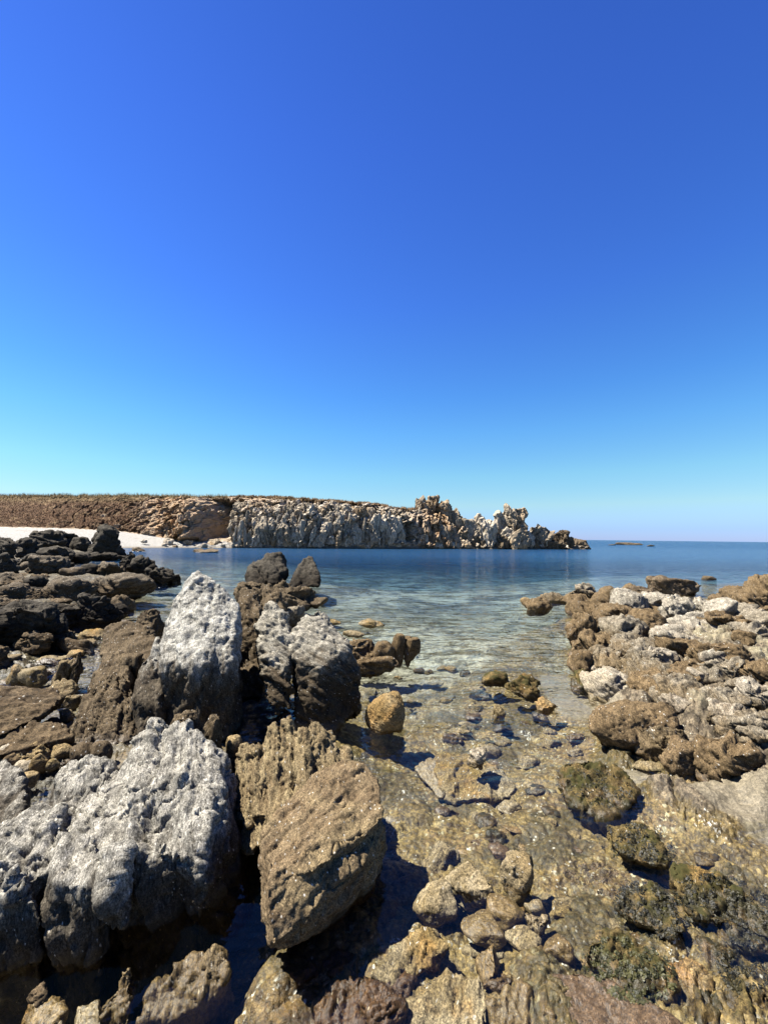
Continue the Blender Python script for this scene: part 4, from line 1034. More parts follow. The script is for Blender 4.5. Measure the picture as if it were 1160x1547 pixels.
L(104,124,1075,1096,'small ledge stone on the pool shore by the cracked brown block',mat='rib',zb=0)
L(112,135,1050,1075,'small ribbed stone at the water left of the cracked brown block',mat='rib',zb=-.02)
# cream and ochre stones
G2 = 'small pale stones in the hollow behind the huge whitish boulder'
def S(x0,x1,yt,yb,mat,label,**kw):
    kw.setdefault('shape','round'); kw.setdefault('hmin',.45); kw.setdefault('zb',.05)
    rock(x0,x1,yt,yb,mat,label,group=G2,**kw)
S(-8,38,1128,1158,'cream','cream flat stone at the edge, above the white rounded boulder')
S(20,48,1121,1140,'cream','small cream wedge behind the ochre stone')
S(43,90,1127,1156,'gold','ochre angular stone, largest and brightest of the small stones',shape='craggy')
S(60,84,1140,1170,'gold','yellow upright stone in front of the ochre angular one')
S(40,62,1120,1132,'gold','little yellow stone behind the ochre angular one')
S(34,60,1150,1172,'cream','white flat pebble beside the yellow upright stone')
S(22,42,1140,1168,'bould','brown wedge-shaped stone between the cream and yellow stones')
S(88,122,1126,1148,'gold','tan stone touching the foot of the cracked brown block')
S(84,104,1146,1166,'under','olive-tan stone right of the yellow upright stone')
S(118,152,1124,1160,'brown','smooth reddish brown stone behind the crest of the huge boulder',hmin=.5)
S(148,180,1122,1158,'brown','grey-brown oval stone right of the smooth reddish one',hmin=.6)
S(42,70,1168,1192,'gold','small ochre stone in the cleft beside the white rounded boulder')
# behind the front rock
rock(276,322,1078,1118,'brown','brown rounded stone showing over the crest of the huge whitish boulder',shape='rough',zb=.3,Y=3.3)
rock(318,350,1082,1132,'brown','knobbly dark stone on the shaded right shoulder of the huge whitish boulder',shape='craggy',zb=.25,Y=3.2,hmin=.9)
rock(355,380,1110,1135,'gold','small pale knob at the left end of the ribbed tan outcrop',shape='round',zb=.25,Y=3.3)
for i, (x, y, w, lab) in enumerate([(378,1192,20,'small rusty stone lodged at the foot of the ribbed outcrop'),(398,1205,18,'round tan stone lodged at the foot of the ribbed outcrop'),
    (380,1222,22,'grey pebble wedged below the rusty lodged stone'),(402,1232,16,'little brown pebble beside the left edge of the speckled slab'),(390,1248,18,'lowest pebble in the cleft left of the speckled slab')]):
    rock(x-w/2, x+w/2, y-w*.45, y+w*.45, ('rust','rib','brown','brown','rib')[i], lab, zb=.2, shape='round', group='pebbles lodged below the ribbed outcrop', hmin=.6, lvl=4)

# right outcrop --------------------------------------------------------------
G3 = 'rocks of the right outcrop'
def Rr(x0,x1,yt,yb,label,mat='tan',shape='layer',short=None,**kw):
    kw.setdefault('bed','right'); kw.setdefault('k',0.95); kw.setdefault('yaw',0.0)
    if x1 - x0 > 30 and x0 > 870: e = (x1 - x0) * .09; x0 -= e; x1 += e; yb += e * .8
    return rock(x0,x1,yt,yb,mat,label,short=short,shape=shape,group=G3,**kw)
Rr(990,1044,873,895,'low brown islet with a pale left slope, behind the outcrop',mat='reef',shape='rough',hmin=.25,short='the low brown islet')
Rr(1036,1066,883,898,'smaller dark islet trailing to the right of the low brown islet',mat='reef',hmin=.25)
Rr(1071,1088,870,876,'tiny pale rock alone in open water',mat='reef',shape='round',hmin=.25,lvl=3)
Rr(1094,1142,888,916,'brown rock at the seaward end of the far right ledge',mat='bould',shape='rough',zb=0)
Rr(1132,1190,870,925,'high brown ledge cut off by the right edge of the photo',mat='bould',shape='layer',zb=0,lvl=5)
Rr(1120,1165,900,928,'low brown ledge below the high brown one at the right edge',mat='bould',shape='layer',zb=.05,hmin=.2)
Rr(800,846,902,927,'rounded brown rock alone at the seaward tip of the outcrop',mat='bould',shape='rough',zb=-.03,short='the rounded tip rock')
Rr(796,812,903,914,'tiny tan stone touching the rounded tip rock',mat='gold',shape='round',zb=-.03)
Rr(828,864,893,912,'small tan rock in the gap right of the rounded tip rock',shape='rough',zb=-.03)
Rr(860,912,886,908,'flat tan topped slab with dark layers, at the back of the outcrop',shape='layer',zb=.05,hmin=.3,short='the flat layered slab')
Rr(855,900,897,915,'thin slanting brown plate under the flat layered slab',mat='bould',shape='layer',zb=0,hmin=.2,tilt=.2)
Rr(864,892,908,928,'round-ended brown stone below the slanting plates',mat='bould',shape='round',zb=0,hmin=.4)
Rr(880,926,903,936,'brown block with a black overhang facing the cove',mat='bould',zb=0,hmin=.5,lvl=5,short='the overhanging brown block')
Rr(910,946,886,908,'dark brown stone on the back rim of the outcrop',mat='bould',shape='round',zb=.15)
Rr(934,958,890,912,'grey-brown stone between the dark rim stone and the white crest',zb=.2)
Rr(950,968,881,892,'small dark knob standing highest on the back rim',mat='bould',shape='round',zb=.35,Y=14)
Rr(960,1000,888,908,'dark low rock behind the white crest rocks',mat='reef',zb=.1)
Rr(938,986,890,934,'bright white rock at the left end of the crest',mat='pale',shape='rough',zb=.15,hmin=.6,lvl=5,short='the bright white crest rock')
Rr(982,1022,896,922,'white pointed rock right of the bright crest rock',mat='pale',shape='rough',zb=.3)
Rr(918,975,916,944,'brown knobbly ledge below the bright white crest rock',mat='bould',zb=.1,hmin=.3,lvl=5)
Rr(1010,1050,900,940,'pale peak in the middle of the crest',mat='pale',zb=.3,lvl=5,hmin=.6,short='the pale middle peak')
Rr(1044,1088,906,934,'pale ridge stone right of the middle peak, dark underneath',mat='pale',shape='layer',zb=.35,lvl=5)
Rr(1070,1112,903,926,'smooth white domed boulder on the crest',mat='pale',shape='round',zb=.4,Y=8.9,hmin=.5,short='the white dome')
Rr(1104,1142,911,936,'grey lumpy stone right of the white dome',mat='tan',shape='rough',zb=.4)
Rr(1125,1175,921,950,'tan lumpy rock at the right edge below the grey one',mat='tan',shape='rough',zb=.4,lvl=5)
Rr(867,912,926,985,'brown rounded buttress at the water, left flank of the outcrop',mat='bould',shape='rough',zb=-.1,k=.7,lvl=5,short='the brown buttress')
Rr(890,950,928,968,'brown hollowed block right of the buttress',mat='bould',zb=.05,lvl=5,hmin=.5)
Rr(925,985,934,975,'tan block with a dark slot, under the white crest rock',zb=.1,lvl=5,hmin=.5)
Rr(960,1010,925,965,'reddish brown smooth stone in the middle of the outcrop',mat='bould',shape='rough',zb=.15,lvl=5)
Rr(880,935,955,1000,'knobbly brown stone below the buttress',mat='bould',zb=-.02,lvl=5,hmin=.4)
Rr(866,915,985,1030,'dark brown boulder at the waterline with an algae skirt',mat='bould',shape='rough',zb=-.1,lvl=5,hmin=.4,short='the waterline boulder')
Rr(900,950,978,1018,'brown angular stone inland of the waterline boulder',mat='tan',zb=0,lvl=5,hmin=.4)
Rr(940,1000,965,1000,'tan ledge stone with thin cracks',mat='tan',shape='layer',zb=.1,lvl=5)
Rr(960,1020,985,1030,'tan wedge below the cracked ledge stone',mat='tan',shape='layer',zb=.08,lvl=5,tilt=.15)
Rr(905,968,1015,1062,'cream barnacle-crusted rock at the edge of the pale sand',mat='cream',zb=-.05,lvl=5,hmin=.4,short='the barnacle-crusted rock')
Rr(948,1000,1008,1058,'brown smooth block right of the barnacle-crusted rock',mat='bould',shape='rough',zb=0,lvl=5,hmin=.4)
Rr(880,920,1020,1048,'low algae-stained stone at the sand edge',mat='algae',zb=-.08,hmin=.25)
# layered pale block with its black right side
hero('rock', 'largest pale layered block of the outcrop, its right side a black cleft', [
    [P(*p) for p in ((1018,935,8.6),(1050,925,8.9),(1095,930,9.0),(1108,945,8.6),(1100,975,7.8),(1085,1000,7.1),(1040,995,7.0),(1000,975,7.3),(990,955,7.9),(1000,1010,7.2),(1085,1030,7.2),(1105,1000,8.2),(1010,990,8.6))],
    [P(*p) for p in ((985,958,7.8),(1010,950,8.0),(1050,975,7.2),(1065,1010,6.5),(1040,1022,6.3),(1000,1000,6.7),(1050,1030,6.8),(990,1000,7.4))],
    ], 'pale', 0.026, 'the pale layered block', size=0.9, seed=50, bed=(-0.10,-0.55,0.82), big=0.05, mid=0.04, fine=0.018, strata=0.14, crack=0.06, block=0.06, lay=8, group=G3, smooth=2)
hero('rock', 'broad pale shelf at the right edge above the black slot', [
    [P(*p) for p in ((1118,945,8.2),(1175,935,8.4),(1210,960,7.8),(1210,1010,6.6),(1150,1005,6.6),(1108,985,7.2),(1100,965,7.6),(1120,1030,6.9),(1210,1030,7.0))],
    ], 'pale', 0.028, 'the broad pale shelf', size=0.8, seed=51, bed='right', big=0.06, strata=0.09, crack=0.07, block=0.07, group=G3, smooth=2)
hero('rock', 'pale speckled block between the layered block and the right edge', [
    [P(*p) for p in ((1092,982,7.2),(1120,975,7.3),(1138,990,7.0),(1132,1030,6.2),(1108,1048,5.8),(1080,1040,5.9),(1082,1010,6.5),(1110,1065,6.1),(1135,1050,6.5))],
    ], 'pale', 0.024, size=0.6, seed=52, bed='right', big=0.08, strata=0.06, crack=0.06, block=0.08, group=G3, smooth=2)
hero('rock', 'pale rock at the right edge below the black slot', [
    [P(*p) for p in ((1145,1015,6.6),(1190,1010,6.6),(1200,1060,5.7),(1150,1075,5.3),(1125,1055,5.6),(1135,1030,6.1),(1150,1095,5.6),(1200,1090,5.9))],
    ], 'pale', 0.024, size=0.6, seed=53, bed='right', strata=0.09, crack=0.06, block=0.07, group=G3, smooth=2)
hero('rock', 'brown tilted block with a rough black right end, centre of the outcrop', [
    [P(*p) for p in ((1050,1025,6.1),(1075,1022,6.2),(1098,1040,5.9),(1090,1062,5.5),(1045,1075,5.1),(1000,1085,4.9),(992,1062,5.2),(1010,1040,5.7),(1050,1100,5.2),(1095,1075,5.9))],
    ], 'tan', 0.021, 'the tilted brown block', size=0.6, seed=54, bed=(0.5,-0.5,0.7), big=0.06, strata=0.07, crack=0.05, block=0.06, group=G3, smooth=2)
hero('rock', 'long brown slab sloping down to the left under the tilted brown block', [
    [P(*p) for p in ((1085,1058,5.6),(1130,1062,5.5),(1175,1085,5.1),(1170,1115,4.7),(1100,1100,4.7),(1050,1090,4.8),(1040,1078,5.0),(1060,1070,5.3),(1090,1125,4.9),(1170,1135,4.9))],
    ], 'tan', 0.021, 'the long brown slab', size=0.6, seed=55, bed='right', big=0.05, strata=0.08, crack=0.05, block=0.06, group=G3, smooth=2)
hero('rock', 'yellow-tan wedge in front of the long brown slab, beside the big loaf-shaped boulder', [
    [P(*p) for p in ((1035,1075,5.0),(1065,1080,5.0),(1100,1100,4.7),(1118,1128,4.3),(1090,1138,4.2),(1050,1118,4.4),(1028,1095,4.7),(1060,1145,4.5),(1110,1140,4.6))],
    ], 'tan', 0.018, size=0.45, seed=56, bed='right', big=0.07, strata=0.10, crack=0.05, block=0.05, group=G3, smooth=2)
hero('rock', 'brown rock at the right edge above the rounded striped stone', [
    [P(*p) for p in ((1110,1095,4.8),(1150,1090,4.8),(1190,1110,4.6),(1185,1160,4.0),(1130,1150,4.1),(1100,1125,4.4),(1120,1170,4.3),(1190,1175,4.4))],
    ], 'tan', 0.018, size=0.5, seed=57, bed='right', big=0.08, strata=0.09, crack=0.06, block=0.08, group=G3, smooth=2)
hero('rock', 'big loaf-shaped brown boulder with a black scar, overhanging the sandy pool', [
    [P(*p) for p in ((905,1062,4.5),(950,1056,4.5),(1000,1062,4.45),(1025,1078,4.4),(1022,1100,4.2),(985,1122,4.1),(930,1118,4.1),(895,1105,4.15),(886,1085,4.3),(950,1080,4.25),
      (930,1142,4.25),(990,1142,4.3),(1010,1100,4.9),(905,1100,4.9))],
    [P(*p) for p in ((1000,1062,4.7),(1028,1075,4.55),(1022,1110,4.3),(1000,1120,4.2),(980,1090,4.4),(1010,1130,4.6))],
    ], 'bould', 0.016, 'the loaf-shaped boulder', size=0.5, seed=58, bed='right', big=0.07, mid=0.03, fine=0.014, strata=0.03, crack=0.06, block=0.03, group=G3, smooth=5)
Rr(978,1040,1102,1150,'tan boulder leaning on the loaf-shaped boulder, left of a pair',mat='tan',shape='rough',zb=0,lvl=5,hmin=.6,short='the leaning tan boulder')
Rr(1010,1066,1124,1184,'tan boulder with a dark right side, lower of the pair below the loaf-shaped boulder',mat='bould',shape='rough',zb=-.02,lvl=5,hmin=.6)
Rr(1066,1148,1130,1184,'rounded striped boulder resting on the sand, below the right outcrop',mat='bould',shape='layer',zb=.02,lvl=5,hmin=.55,short='the rounded striped boulder',k=.7)
Rr(1140,1168,1166,1192,'small cream stone at the right edge beside the striped boulder',mat='cream',shape='round',zb=.05,hmin=.5)
Rr(1128,1150,1146,1166,'little pale stone wedged above the striped boulder',mat='cream',shape='round',zb=.15,hmin=.5)
Rr(1060,1096,1118,1140,'small brown slab wedged between the pair and the striped boulder',mat='tan',shape='layer',zb=.08,hmin=.3)
Rr(968,1010,1148,1164,'olive flat stone in the shallow pool below the leaning tan boulder',mat='under',shape='round',zb=-.03,hmin=.15)

# foreground shallows --------------------------------------------------------
G4 = 'stones of the shallows nearest the camera'
def Fg(x0,x1,yt,yb,label,mat='barn',shape='rough',short=None,**kw):
    kw.setdefault('bed','right'); kw['hmin'] = kw.get('hmin', .3) * .75; kw['zb'] = kw.get('zb', -.03) - .05
    return rock(x0,x1,yt,yb,mat,label,short=short,shape=shape,group=G4,**kw)
Fg(768,828,1300,1374,'barnacled grey stone shaped like a wedge, largest of the pale cluster in the shallows',short='the barnacled wedge',hmin=.5,lvl=5)
Fg(752,808,1364,1412,'barnacle-flecked tan stone below the wedge',shape='round',short='the barnacle-flecked stone')
Fg(716,778,1388,1434,'speckled oval stone at the left end of the pale cluster',shape='round',yaw=-.4)
Fg(804,836,1358,1384,'small cream stone tucked against the wedge',mat='cream',shape='round')
Fg(812,848,1382,1426,'white angular stone in the middle of the pale cluster',mat='cream',shape='craggy')
Fg(786,810,1374,1392,'little tan stone between the wedge and the white one',mat='gold',shape='round')
Fg(834,884,1420,1472,'grey barnacle-peppered stone at the lower end of the pale cluster',shape='round',lvl=5)
Fg(782,842,1412,1452,'olive-tan flat stone left of the barnacle-peppered one',mat='under',shape='round',hmin=.25)
Fg(812,836,1425,1445,'small ochre stone under the white angular one',mat='gold',shape='round')
Fg(1018,1052,1460,1504,'orange pebble with a white crown between dark weedy stones',mat='gold',shape='round',hmin=.7,short='the orange pebble')
Fg(1000,1022,1452,1470,'small cream pebble beside the orange one',mat='cream',shape='round')
Fg(736,776,1432,1492,'short ochre rib standing at an angle in the shallows',mat='gold',shape='layer',hmin=.4,k=1.2,tilt=.1)
Fg(690,762,1318,1388,'brown mossy rock left of the barnacled wedge',mat='under',shape='rough',lvl=5,hmin=.25,zb=-.08)
Fg(638,708,1338,1412,'smooth brown rock at the tip of the slab\'s shadow',mat='under',shape='round',lvl=5,hmin=.25,zb=-.08)
Fg(650,705,1285,1325,'reddish sunken stone above the tip of the slab\'s shadow',mat='under',shape='rough',hmin=.25,zb=-.14)
hero('rock', 'large smooth purple-brown slab lying low along the bottom edge', [
    Q((835,1475,2.0),(870,1462,2.02),(920,1480,1.97),(985,1515,1.88),(1040,1560,1.78),(1000,1640,1.66),(900,1590,1.72),(840,1530,1.85),(828,1500,1.93),(870,1560,2.0),(1000,1560,1.95)),
    ], 'purple', 0.009, 'the purple-brown slab', size=0.35, seed=60, bed='right', big=0.04, mid=0.02, fine=0.016, strata=0.05, crack=0.03, block=0.02, smooth=4, group=G4)
hero('rock', 'dark weed-draped stone with a golden centre, above the purple-brown slab', [
    Q((885,1420,2.12),(930,1405,2.16),(985,1440,2.07),(1020,1490,1.96),(1010,1515,1.91),(960,1510,1.92),(900,1470,2.02),(880,1445,2.07),(940,1520,2.1),(1000,1500,2.15)),
    ], 'algae', 0.009, 'the golden-centred weedy stone', size=0.3, seed=61, bed='right', big=0.06, mid=0.04, fine=0.03, strata=0.08, crack=0.05, block=0.06, smooth=2, group=G4)
hero('rock', 'dark weedy rock hump right of the barnacled wedge', [
    Q((945,1340,2.45),(985,1330,2.46),(1020,1370,2.32),(1035,1405,2.2),(1010,1420,2.17),(960,1395,2.24),(930,1370,2.33),(1000,1420,2.4),(950,1390,2.5)),
    ], 'algae', 0.01, 'the weedy hump', size=0.3, seed=62, bed='right', big=0.06, mid=0.04, fine=0.03, strata=0.08, block=0.06, smooth=2, group=G4)
hero('rock', 'flat dark weedy bench reaching to the right edge', [
    Q((1015,1300,2.6),(1070,1320,2.52),(1130,1345,2.42),(1175,1390,2.28),(1165,1420,2.2),(1100,1400,2.27),(1040,1375,2.34),(1010,1330,2.5),(1100,1420,2.4),(1050,1340,2.7)),
    ], 'algae', 0.011, 'the dark weedy bench', size=0.36, seed=63, bed='right', big=0.06, mid=0.06, fine=0.03, strata=0.1, block=0.08, smooth=2, group=G4)
hero('rock', 'tan and black weedy rock, below the amber ledge', [
    Q((915,1245,2.95),(960,1240,2.97),(1000,1270,2.82),(1020,1300,2.68),(990,1310,2.64),(940,1290,2.72),(910,1265,2.85),(960,1310,2.85)),
    ], 'algae', 0.012, size=0.35, seed=64, bed='right', big=0.06, mid=0.04, fine=0.03, strata=0.08, block=0.06, smooth=2, group=G4)
hero('rock', 'olive striped rock ridge at the lower rim of the slab\'s shadow', [
    Q((655,1402,2.2),(630,1410,2.2),(590,1440,2.13),(560,1475,2.05),(600,1490,2.0),(650,1460,2.07),(675,1430,2.14),(600,1480,2.3),(660,1450,2.35)),
    ], 'under', 0.01, 'the olive striped ridge', size=0.28, seed=65, bed=(0.7,-0.5,0.5), big=0.07, mid=0.05, strata=0.12, block=0.07, smooth=2, group=G4)
hero('rock', 'brown rock with bold upright stripes at the bottom edge, middle of the shallows', [
    Q((630,1490,2.0),(690,1468,2.02),(730,1480,1.98),(740,1530,1.86),(720,1600,1.72),(620,1600,1.74),(600,1540,1.86),(660,1560,2.0),(720,1540,2.05)),
    ], 'under', 0.009, 'the boldly striped brown rock', size=0.32, seed=66, bed=(0.9,-0.3,0.25), big=0.06, mid=0.03, fine=0.02, strata=0.08, crack=0.05, block=0.04, lay=7, smooth=2, group=G4)
hero('rock', 'pinkish rock with white bands at the bottom edge, left of the purple-brown slab', [
    Q((745,1500,1.95),(785,1485,1.97),(830,1530,1.85),(850,1580,1.75),(790,1620,1.7),(745,1570,1.78),(735,1530,1.87),(790,1560,2.0)),
    ], 'barn', 0.009, size=0.28, seed=67, bed=(0.8,-0.4,0.3), big=0.07, mid=0.05, strata=0.15, block=0.07, lay=6, smooth=2, group=G4)
hero('rock', 'rusty red rock crusted with white at the bottom edge, beside the deep shade', [
    Q((490,1490,1.98),(530,1475,2.0),(560,1510,1.92),(560,1570,1.78),(500,1600,1.73),(470,1560,1.8),(478,1520,1.9),(530,1550,2.0)),
    ], 'rust', 0.009, size=0.26, seed=68, bed=(0.8,-0.3,0.4), big=0.08, mid=0.06, strata=0.12, block=0.09, smooth=2, group=G4)
hero('rock', 'tan rock with deep dark joints, bottom right corner', [
    Q((1050,1500,1.92),(1100,1485,1.95),(1160,1500,1.92),(1200,1560,1.8),(1160,1620,1.68),(1060,1600,1.72),(1040,1550,1.82),(1120,1580,2.0)),
    ], 'algae', 0.010, size=0.32, seed=69, bed=(0.6,-0.5,0.5), big=0.08, mid=0.06, strata=0.14, block=0.10, smooth=2, group=G4)
Fg(560,630,1500,1560,'rusty orange wet stone between the banded and striped rocks at the bottom edge',mat='rust',shape='layer',lvl=5,zb=.0)
Fg(440,500,1455,1500,'dark red-brown wet stone at the lip of the deep shade',mat='rust',shape='layer',lvl=5,zb=-.05,hmin=.2)
Fg(505,560,1450,1485,'amber wet stone right of the dark red-brown one',mat='rust',shape='rough',lvl=5,zb=-.05,hmin=.2)
Fg(1060,1120,1430,1480,'brown fissured stone under the dark weedy bench',mat='algae',shape='layer',lvl=5,zb=-.02,hmin=.25)
Fg(1100,1170,1400,1450,'olive rock at the right edge under the dark weedy bench',mat='algae',shape='layer',lvl=5,zb=-.02,hmin=.25)
Fg(1040,1090,1470,1515,'yellow-streaked stone in front of the fissured brown one',mat='gold',shape='layer',lvl=5,zb=-.0,hmin=.3)

# headland rocks -------------------------------------------------------------
G5 = 'rocks of the headland cliff'
def Hd(x0,x1,yt,yb,Y,label,mat='cliff',shape='craggy',short=None,**kw):
    zb = P((x0+x1)/2, yb, Y).z
    kw.setdefault('lvl',4); kw.setdefault('hmin',.2); kw.setdefault('k',.8); kw.setdefault('bed','vert')
    kw.setdefault('group', G5)
    o = rock(x0,x1,yt,yb,mat,label,short=short,shape=shape,zb=zb,Y=Y,**kw)
    o.data.polygons.foreach_set('use_smooth', np.zeros(len(o.data.polygons), bool))
    return o
Hd(634,668,752,792,86,'orange-tan peak crowning the headland',mat='cliffo',lvl=5,short='the orange peak')
Hd(653,672,749,772,86.5,'small orange pinnacle on the very top of the headland peak',mat='cliffo')
Hd(634,650,754,770,86,'small dark-capped stub left of the top pinnacle',mat='cliffo')
Hd(664,692,760,796,86,'orange shoulder stepping down right of the headland peak',mat='cliffo',lvl=5)
Hd(676,702,770,800,85.5,'tan spur below the orange shoulder',mat='cliffo')
Hd(690,715,778,806,85,'jagged tan crest between the peak and the square stack',mat='cliff')
Hd(722,740,776,796,86.5,'small upright tooth on the low saddle of the headland',mat='cliffw',shape='rough')
Hd(700,735,786,815,84.5,'grey ribbed rock under the low saddle',mat='cliff',shape='layer')
Hd(728,762,786,820,84.5,'pale block at the foot of the square stack',mat='cliffw')
Hd(764,802,767,806,87,'square-topped stack overhanging the low end of the headland',mat='cliff',lvl=5,short='the square stack',hmin=.9)
Hd(752,778,774,804,87,'pale shoulder on the left side of the square stack',mat='cliffw')
Hd(780,804,768,786,87.2,'orange cap rock at the right top of the square stack',mat='cliffo')
Hd(758,800,800,822,86,'tumbled pale blocks under the square stack',mat='cliffw')
Hd(780,808,796,828,84,'leaning fin of rock right of the square stack',mat='cliff',shape='layer',bed=(0.8,-.2,-.5),tilt=.4)
Hd(806,845,796,830,88,'large slanting slab with a black right side near the headland tip',mat='cliff',shape='layer',bed=(0.6,-.2,-.7),lvl=5,short='the slanting tip slab')
Hd(795,822,806,830,87,'small slanting slab in front of the larger one',mat='cliffw',shape='layer',tilt=.4)
Hd(843,868,798,826,91,'dark horned rock pointing up at the headland tip',mat='reef',tilt=.25,lvl=5,short='the horned rock')
Hd(862,876,812,828,91.5,'little dark stub right of the horned rock',mat='reef')
Hd(858,896,816,831,93,'low brown tail of rock at the very end of the headland',mat='reef',shape='rough',hmin=.15)
Hd(815,862,819,832,88,'low flat brown shelf at the waterline near the tip',mat='reef',shape='layer',hmin=.1)
Hd(645,672,786,818,83.5,'dark-faced block under the orange peak',mat='cliff')
Hd(668,705,792,826,82.5,'big ribbed boulder at the foot of the headland, below the tan spur',mat='cliff',shape='layer',lvl=5)
Hd(624,650,768,812,83,'upright grey pillar left of the orange peak',mat='cliff',tilt=.15)
Hd(636,660,804,826,80.5,'pale boulder at the cliff foot by the shaded notch',mat='cliffw',shape='rough')
rock(985,999,826.5,831,'reef','tiny brown reef far out beyond the headland tip',zb=0,hmin=.15,lvl=3,Y=150)
rock(940,978,822.5,826,'reef','thin line of reef awash far beyond the headland tip',zb=0,hmin=.08,lvl=3,Y=190,k=.3)
rock(926,940,825,828.5,'reef','small reef rock awash between the headland tip and the thin line of reef',zb=0,hmin=.1,lvl=3,Y=170)

rng = random.Random(77)
def headY(px, t):        # distance of the cliff face at a place
    Yt = np.interp(px, HPX, HV[27, :, 1]); Yc = np.interp(px, HPX, HV[121, :, 1])
    return Yt + (Yc - Yt) * t
headland = bpy.data.objects['headland_terrain']
def fused(o, nm):
    for k_ in ('label', 'category', 'group'):
        if k_ in o: del o[k_]
    o.name = nm; o.parent = headland; return o
# cliff pillars: leaning ribs of stone along the face -------------------------
# named by where they stand; the pillars of one stretch that nothing tells apart share a label
def crest_y(px): return float(np.interp(px, HCOL[:, 0], HCOL[:, 4]))
stretches = [(362, 400, 'bleached rib of rock on the cliff just right of the shaded recess'),
             (400, 440, 'leaning pale rib on the left half of the tall cliff face'),
             (440, 480, 'leaning grey rib in the middle of the tall cliff face'),
             (480, 520, 'pale upright buttress in the middle of the tall cliff face'),
             (520, 560, 'grey cliff rib below the dipping turf line'),
             (560, 612, 'white-faced cliff rib near the headland peak')]
cnt = 0
for a, b, lab in stretches:
    k = 0
    n = 15 if b < 560 else 19
    for i in range(n):
        x = a + (b - a) * (i + rng.random()) / n
        lvl_row = i % 3
        cy = crest_y(x)
        if lvl_row == 0:   yb = 828 - rng.random() * 3; h = rng.uniform(28, 50); t = 0.02
        elif lvl_row == 1: yb = 810 - rng.random() * 10; h = rng.uniform(18, 36); t = 0.15
        else:              yb = 790 - rng.random() * 12; h = rng.uniform(12, 24); t = 0.35
        w = rng.choice([8, 12, 17, 24, 32]) * rng.uniform(.85, 1.15) * (1.0 if lvl_row == 0 else 0.8)
        yt = max(yb - h, cy + 6)
        if yb - yt < 10: continue
        Y = float(headY(x, t)) - rng.uniform(0.0, 2.2)
        mats = ['cliff', 'cliffw', 'cliffw', 'cliff'] if lvl_row < 2 else ['cliff', 'cliffw', 'cliffo']
        row = ('at the waterline', 'halfway up', 'just under the crest')[lvl_row]
        fused(Hd(x - w / 2, x + w / 2, yt, yb, Y, lab, mat=rng.choice(mats), shape=rng.choice(['craggy', 'layer', 'craggy']), tilt=rng.uniform(-0.1, 0.7), k=0.9,
           lvl=4, sink=.1, hmin=.1), 'cliff_rib')
# boulders along the foot of the cliff and on the slope behind the beach
ORD = ['first','second','third','fourth','fifth','sixth','seventh','eighth','ninth','tenth','eleventh','twelfth']
NB = {}
for i in range(34):
    x = 225 + 415 * (i + rng.random() * .8) / 34
    yb = float(np.interp(x, [225, 300, 430, 640], [826, 829, 829.5, 830])) - rng.random() * 7
    w = rng.uniform(7, 17); h = w * rng.uniform(.35, .7)
    Y = float(np.interp(x, HCOL[:, 0], HCOL[:, 1])) + rng.uniform(-.5, 2.0) + (829 - yb) * .2
    where = 'at the end of the white beach' if x < 330 else 'below the bleached ribs' if x < 440 else 'under the middle of the cliff' if x < 545 else 'under the headland peak'
    key = where; NB[key] = NB.get(key, -1) + 1; size = 'small' if w < 11 else 'larger'
    Hd(x - w / 2, x + w / 2, yb - h, yb, Y, f'{ORD[min(NB[key], 11)]} {size} pale fallen boulder from the left {where}', mat=rng.choice(['cliffw', 'cliff', 'cliff']), shape='rough', name='boulder', group='fallen boulders along the cliff foot', lvl=3)
for i in range(34):
    x = rng.uniform(150, 345)
    t = rng.uniform(.05, .8)
    Y = float(headY(x, t)) - .6
    ytop = float(np.interp(x, HPX, HV[int(27 + t * 94), :, 2])); v = (H - ytop) / Y * F
    yy = HY + v + (x - CX) * math.tan(ROLL)
    w = rng.uniform(7, 20); h = w * rng.uniform(.5, .9)
    where = 'in the scrub above the beach' if x < 215 else 'on the orange bank' if x < 300 else 'beside the shaded recess'
    hgt = 'low' if t < .4 else 'high'
    fused(Hd(x - w / 2, x + w / 2, yy - h * .5, yy + h * .6, Y, 'bank rock', mat=rng.choice(['cliffo', 'cliffo', 'cliff']), shape=rng.choice(['craggy', 'rough']), lvl=3), 'outcrop')
for i in range(30):
    x = rng.uniform(640, 860)
    yb = 830 - rng.random() * 5
    w = rng.uniform(8, 18); h = w * rng.uniform(.45, .9)
    Y = float(np.interp(x, HCOL[:, 0], HCOL[:, 1])) + rng.uniform(-.5, 1.0)
    where = 'below the orange peak' if x < 705 else 'below the square stack' if x < 790 else 'below the slanting tip slab'
    fused(Hd(x - w / 2, x + w / 2, yb - h, yb, Y, 'block', mat=rng.choice(['cliff', 'reef', 'cliffw']), shape='craggy', lvl=3), 'block')

